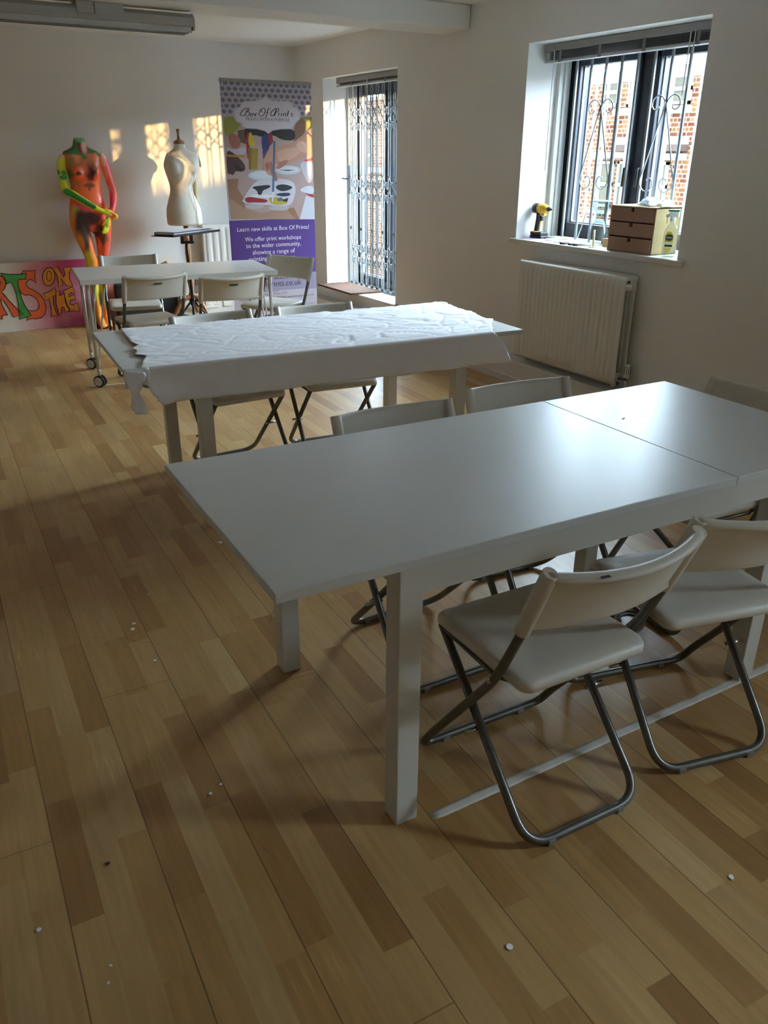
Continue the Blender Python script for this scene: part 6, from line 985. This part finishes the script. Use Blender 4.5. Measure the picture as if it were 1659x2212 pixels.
# spray bottle
sb = thing('spray_bottle', 'clear spray bottle with a green-topped trigger right of the drawer unit', 'bottle', (3.892, 3.342, ZS), math.radians(32))
m = MB(); m.loft([ering(0, 0, z, a, b, 24, 2.6) for z, a, b in ((0, .026, .036), (.006, .029, .040), (.12, .029, .040), (.15, .026, .034), (.17, .018, .022), (.185, .013, .014), (.20, .012, .012))]); m.build('bottle_body', VGLASS, sb)
m = MB(); m.loft([ering(0, 0, z, a, b, 20, 2.6) for z, a, b in ((.003, .026, .037), (.05, .0265, .037), (.055, .0265, .037))]); m.build('liquid', glass_mat('pale_liquid', (.95, .96, .90)), sb)
m = MB(); m.lathe([(.015, .192), (.016, .2), (.016, .215), (.012, .22)], 16); m.box(-.012, -.03, .218, .012, .022, .246); m.prism([(-.012, .215), (.012, .215), (.012, .235), (-.012, .235)], .02, Matrix.Translation((0, .02, 0))); m.box(-.004, .028, .18, .004, .034, .22); m.build('trigger_head', TRIM, sb, bevel=.004)
m = MB(); m.box(-.0125, -.034, .246, .0125, .03, .258); m.build('nozzle_top', mat('bottle_green', (44, 120, 84), .4), sb, bevel=.005)
# label on the face towards the room (-x)
LB = Matrix.Rotation(-PI/2, 4, 'Z')
def lab(nm, pts, mt, k): 
    m = MB(); m.prism(pts, .0006, Matrix.Translation((-.0297-.0007*k, 0, 0)) @ LB); return m.build(nm, mt, sb)
lp = lab('front_label', [(-.026, .02), (.014, .02), (.022, .05), (.022, .125), (.006, .142), (-.016, .142), (-.026, .12)], mat('label_cream', (226, 222, 196), .5), 0)
lab('lemon_print', [(-.024, .085), (.02, .085), (.02, .122), (.004, .14), (-.014, .14), (-.024, .12)], mat('label_yellow', (216, 180, 50), .5), 1)
lab('label_oval', [(.022*math.cos(a)-.002, .108+.019*math.sin(a)) for a in [2*PI*k/20 for k in range(20)]], mat('label_green', (40, 62, 34), .5), 2)
lab('label_strip', [(-.022, .058), (.019, .058), (.019, .069), (-.022, .069)], MATS['label_green'], 1)
lab('lemon_print', [(-.018, .024), (.01, .024), (.014, .052), (-.020, .052)], mat('label_lemon', (214, 186, 84), .5), 1)
text_part('lettering', 'Zoflora', PAPER, sb, -.019, .016, .105, 0, .2, M=Matrix.Translation((-.0325, 0, 0)) @ LB)

# ================================================================== floor bits
TAPE = mat('masking_tape', (214, 208, 198), .6, var=.08, scale=30)
def tape(label, a, b, w):
    a, b = Vector((*a, 0)), Vector((*b, 0)); d = (b-a); L_ = d.length; n = max(4, int(L_/.03))
    m = MB(); m.grid(lambda u, v: ((u-.5)*L_, (v-.5)*w*(1+.10*noise.noise((u*L_*22, v*3, 1)))*(1 if .01 < u < .99 else .6), .0006), n, 3)
    o = m.build('floor_tape', TAPE, solid=.0004, loc=((a+b)/2), rot=(0, 0, math.atan2(d.y, d.x))); tag(o, label, 'tape')
tape('long strip of white tape on the floor beneath the near chairs', (.885, 1.252), (2.75, 1.233), .029)
tape('short strip of pale tape on the floor beside the castor wheels', (1.03, 5.85), (1.30, 5.80), .02)
bits = [(.485, 2.533, .016, 'white curled paper scrap on the left floor, upper one of a close pair'), (.471, 2.499, .017, 'pale paper scrap on the left floor, lower one of a close pair'), (.484, 2.272, .007, 'round white speck on the floor left of the far table leg'),
        (.586, 2.711, .006, 'tiny white speck on the floor above the curled scraps'), (.437, 1.608, .012, 'folded white scrap on the lower left floor'), (.472, 1.626, .007, 'small white speck right beside the folded scrap'),
        (-.014, 1.409, .012, 'white chip on the floor by the lower left edge'), (.828, .867, .010, 'round white dot on the floor at bottom centre'), (1.381, .749, .014, 'pale grey flake on the floor at lower right'),
        (.098, 1.246, .008, 'tiny white sliver near the bottom left, upper of two'), (.085, 1.21, .008, 'tiny white sliver near the bottom left, lower of two'), (.974, 3.0, .022, 'pale paper scrap at the left edge of the bare table'), (.155, 1.513, .010, 'dark brown crumb on the lower left floor')]
for k, (x, y, r, lab_) in enumerate(bits):
    r *= .72
    m = MB(); n = 7 if 'round' not in lab_ else 12
    pts = [(r*math.cos(2*PI*i/n)*(1 if n == 12 else .35+.65*abs(noise.noise((i*3.1, k*2.7, 1)))+.2), r*(.75 if n == 7 else 1)*math.sin(2*PI*i/n)*(.5 if 'sliver' in lab_ else .8 if n == 7 else 1)) for i in range(n)]
    m.prism(pts, .0012, Matrix.Rotation(PI/2, 4, 'X') @ Matrix.Identity(4))
    if 'curled' in lab_ or 'folded' in lab_: m.prism([(x_*.5, y_*.5+r*.3) for x_, y_ in pts], .002, Matrix.Translation((0, 0, .0035)) @ Matrix.Rotation(PI/2+.5, 4, 'X'))
    o = m.build('paper_scrap' if 'dark' not in lab_ else 'crumb', PAPER if 'dark' not in lab_ else mat('crumb_brown', (60, 44, 28), .8), loc=(x, y, .0014), rot=(0, 0, k*1.3)); tag(o, lab_, 'scrap' if 'dark' not in lab_ else 'crumb', 'bits on the floor')
# cable loop and extension block under the bare table
ex = thing('extension_lead', 'white extension block with a dark looped cable under the bare table', 'extension lead', (1.86, 1.615, 0), PI+.1)
m = MB(); m.box(-.0, -.026, .0, .24, .026, .035); m.build('block', TRIM, ex, bevel=.006)
for k in range(3):
    q = MB(); q.box(.035+.07*k, -.012, .0345, .065+.07*k, .012, .036); q.build('outlet_slot', BLKP, ex)
m = MB(); pp = [(0, 0, .018), (-.03, .0, .012)]
for k in range(60): a = k/60*2*PI*2.2; pp.append((-.10+.052*math.cos(a), .045*math.sin(a), .010+.03*k/60+.02*abs(math.sin(a*.5))))
m.tube(pp, .006, 8); m.build('cable', mat('cable_grey', (90, 82, 74), .4), ex)

# ================================================================== outside
m = MB(); m.box(4.3, -30, -3.2, 40, 60, -3.0); struct(m.build('ground', mat('pavement', (150, 148, 144), .9, var=.1, scale=2)))
bl = thing('brick_building', 'brick building with pale stone bands across the street, seen through the windows', 'building', (14, 12, -3))
BRICK = brick_mat(); STONE = mat('pale_stone', (182, 178, 168), .8); CRM = mat('cream_curtain', (120, 114, 96), .6); WFR = mat('white_sash', (190, 190, 186), .5); BROWN = mat('brown_soffit', (112, 92, 84), .8)
m = MB(); m.box(0, -4, 0, 8, 26, 6.03); m.box(.3, -24, 0, 8, -4, 5.84); m.build('wall', BRICK, bl)  # second box: lower section added, its height set to cut off the sun patches
m = MB(); m.box(-.12, -4, 6.0, 8.1, 26, 6.10); m.box(.25, -24, 5.82, 8.1, -4, 5.90); m.build('roof_edge', mat('lead_grey', (150, 158, 166), .7), bl)
def fwin(y0, y1, z0, z1):
    f = MB(); w = .055; f.box(-.06, y0-12, z0+3, .02, y0-12+w, z1+3); f.box(-.06, y1-12-w, z0+3, .02, y1-12, z1+3); f.box(-.06, y0-12, z1+3-w, .02, y1-12, z1+3); f.box(-.06, y0-12, z0+3, .02, y1-12, z0+3+w); zm = (z0+z1)/2+3; f.box(-.055, y0-12, zm-.035, .02, y1-12, zm+.035)
    o = f.build('window', WFR, bl)
    g = MB(); g.box(-.02, y0-12+w, z0+3+w, .01, y1-12-w, z1+3-w); g.build('pane', CRM, o)
for y0, y1, z0, z1 in ((13.87, 14.36, 2.45, 2.99), (13.22, 13.62, 2.42, 2.99), (12.0, 12.58, 2.42, 2.97), (13.80, 14.24, .45, 1.38), (13.15, 13.68, .45, 1.38), (12.30, 12.80, .45, 1.38), (10.4, 11.0, .45, 1.38), (10.4, 11.0, 2.3, 2.9), (8.2, 8.8, .45, 1.38), (16.2, 16.9, .45, 1.38), (18.5, 19.2, 2.3, 2.9), (18.5, 19.2, .45, 1.38), (21, 21.7, .45, 1.38), (24.35, 24.75, .9, 2.0), (23.5, 23.75, -.6, .3)):
    fwin(y0, y1, z0, z1)
for y0, y1, z0, z1, d in ((11.95, 13.95, 2.26, 2.40, .10), (11.9, 13.75, 1.70, 1.84, .22), (13.15, 14.42, 1.44, 1.56, .14), (11.9, 12.95, 1.42, 1.54, .14), (23.3, 24.9, .95, 1.1, .1), (13.7, 14.4, .30, .38, .1)):
    m = MB(); m.box(-d, y0-12, z0+3, .02, y1-12, z1+3); m.build('stone_band', STONE, bl)
m = MB(); m.box(-.30, 11.9-12, 1.58+3, .02, 13.6-12, 1.70+3); m.build('canopy', BROWN, bl)
m = MB(); m.tube([(-.08, 1.30, .2), (-.08, 1.30, 6.0)], .05, 10); m.build('drainpipe', WFR, bl)
m = MB(); m.box(9, -9, -3, 9.4, 1.2, 3.15); m.box(8.95, -9, 3.15, 9.45, 1.25, 3.23); o = m.build('sun_block_wall', BRICK); tag(o, 'unseen low brick wall added to block the sun', 'sun_block_wall')
# terrace ledge and iron railing just outside the barred window
m = MB(); m.box(4.32, 1.0, -3.0, 5.3, 5.75, .93); o = m.build('terrace_block', mat('pale_render', (150, 153, 154), .85)); tag(o, 'pale rendered terrace ledge just outside the barred window', 'terrace')
rl = thing('iron_railing', 'grey iron railing standing on the terrace outside the barred window', 'railing', (5.2, 3.4, .93))
RG = mat('railing_grey', (92, 100, 112), .6)
m = MB(); m.box(-.012, -2.3, 1.10, .012, 2.3, 1.15); m.build('top_rail', RG, rl)
m = MB(); m.box(-.012, -2.3, .06, .012, 2.3, .09); m.build('bottom_rail', RG, rl)
for k in range(36):
    yy = -2.27+k*.13; m = MB(); m.box(-.008, yy-.008, 0, .008, yy+.008, 1.26); m.build('baluster', RG, rl)

# ================================================================== light
w = bpy.data.worlds.new('World'); SC.world = w; w.use_nodes = True
nt = w.node_tree; bgn = nt.nodes['Background']
tcw = nt.nodes.new('ShaderNodeTexCoord'); spw = nt.nodes.new('ShaderNodeSeparateXYZ'); nt.links.new(tcw.outputs['Generated'], spw.inputs[0])
fx = mth(nt, 'POWER', mth(nt, 'MULTIPLY_ADD', spw.outputs['X'], .5, .5), 4)           # the sky is brighter on the low sun's side
fz = mth(nt, 'MULTIPLY_ADD', mth(nt, 'MAXIMUM', spw.outputs['Z'], 0), .8, .7)
st = mth(nt, 'MULTIPLY', mth(nt, 'MULTIPLY_ADD', fx, SKY_E, SKY_W), fz)
bgn.inputs['Color'].default_value = (.67, .84, 1.0, 1); nt.links.new(st, bgn.inputs['Strength'])
def portal(x, y0, y1, z0, z1):
    l = bpy.data.lights.new('window_portal', 'AREA'); l.shape = 'RECTANGLE'; l.size = y1-y0; l.size_y = z1-z0; l.cycles.is_portal = True
    o = bpy.data.objects.new('window_portal', l); COL.objects.link(o); o.location = (x, (y0+y1)/2, (z0+z1)/2)
    o.rotation_euler = Matrix(((0, 0, 1), (-1, 0, 0), (0, -1, 0))).to_euler()   # -Z axis points into the room (-x)
    return o
portal(4.29, W1[0], W1[1], 1.0, W1[3]); portal(4.29, W2[0], W2[1], .3, W2[3]); portal(4.29, W3[0], W3[1], 1.12, W3[3])
s = bpy.data.lights.new('sun', 'SUN'); s.energy = SUN; s.angle = math.radians(.8); s.color = (1., .60, .22)
so = bpy.data.objects.new('sun', s); COL.objects.link(so)
so.rotation_euler = Vector((-1, .80, -.143)).to_track_quat('-Z', 'Y').to_euler(); so.location = (20, -5, 6)

# ================================================================== camera
cam = bpy.data.cameras.new('camera'); co = bpy.data.objects.new('camera', cam); COL.objects.link(co)
cam.sensor_fit = 'HORIZONTAL'; cam.sensor_width = 36; cam.lens = FPX/1659*36; cam.clip_start = .02
co.matrix_world = Matrix.Translation((0, 0, 1.52)) @ Matrix(((CR[0][0], -CR[1][0], -CR[2][0]), (CR[0][1], -CR[1][1], -CR[2][1]), (CR[0][2], -CR[1][2], -CR[2][2]))).to_4x4()
SC.camera = co
vs = SC.view_settings; vs.view_transform = 'Standard'; vs.look = 'None'; vs.gamma = 1; vs.use_curve_mapping = False; vs.exposure = EXPO
SC.cycles.max_bounces = 9; SC.cycles.diffuse_bounces = 7; SC.cycles.transparent_max_bounces = 20; SC.cycles.sample_clamp_indirect = 6; SC.cycles.caustics_reflective = False; SC.cycles.caustics_refractive = False
SC.cycles.use_denoising = True; SC.cycles.use_adaptive_sampling = True; SC.cycles.adaptive_threshold = .02
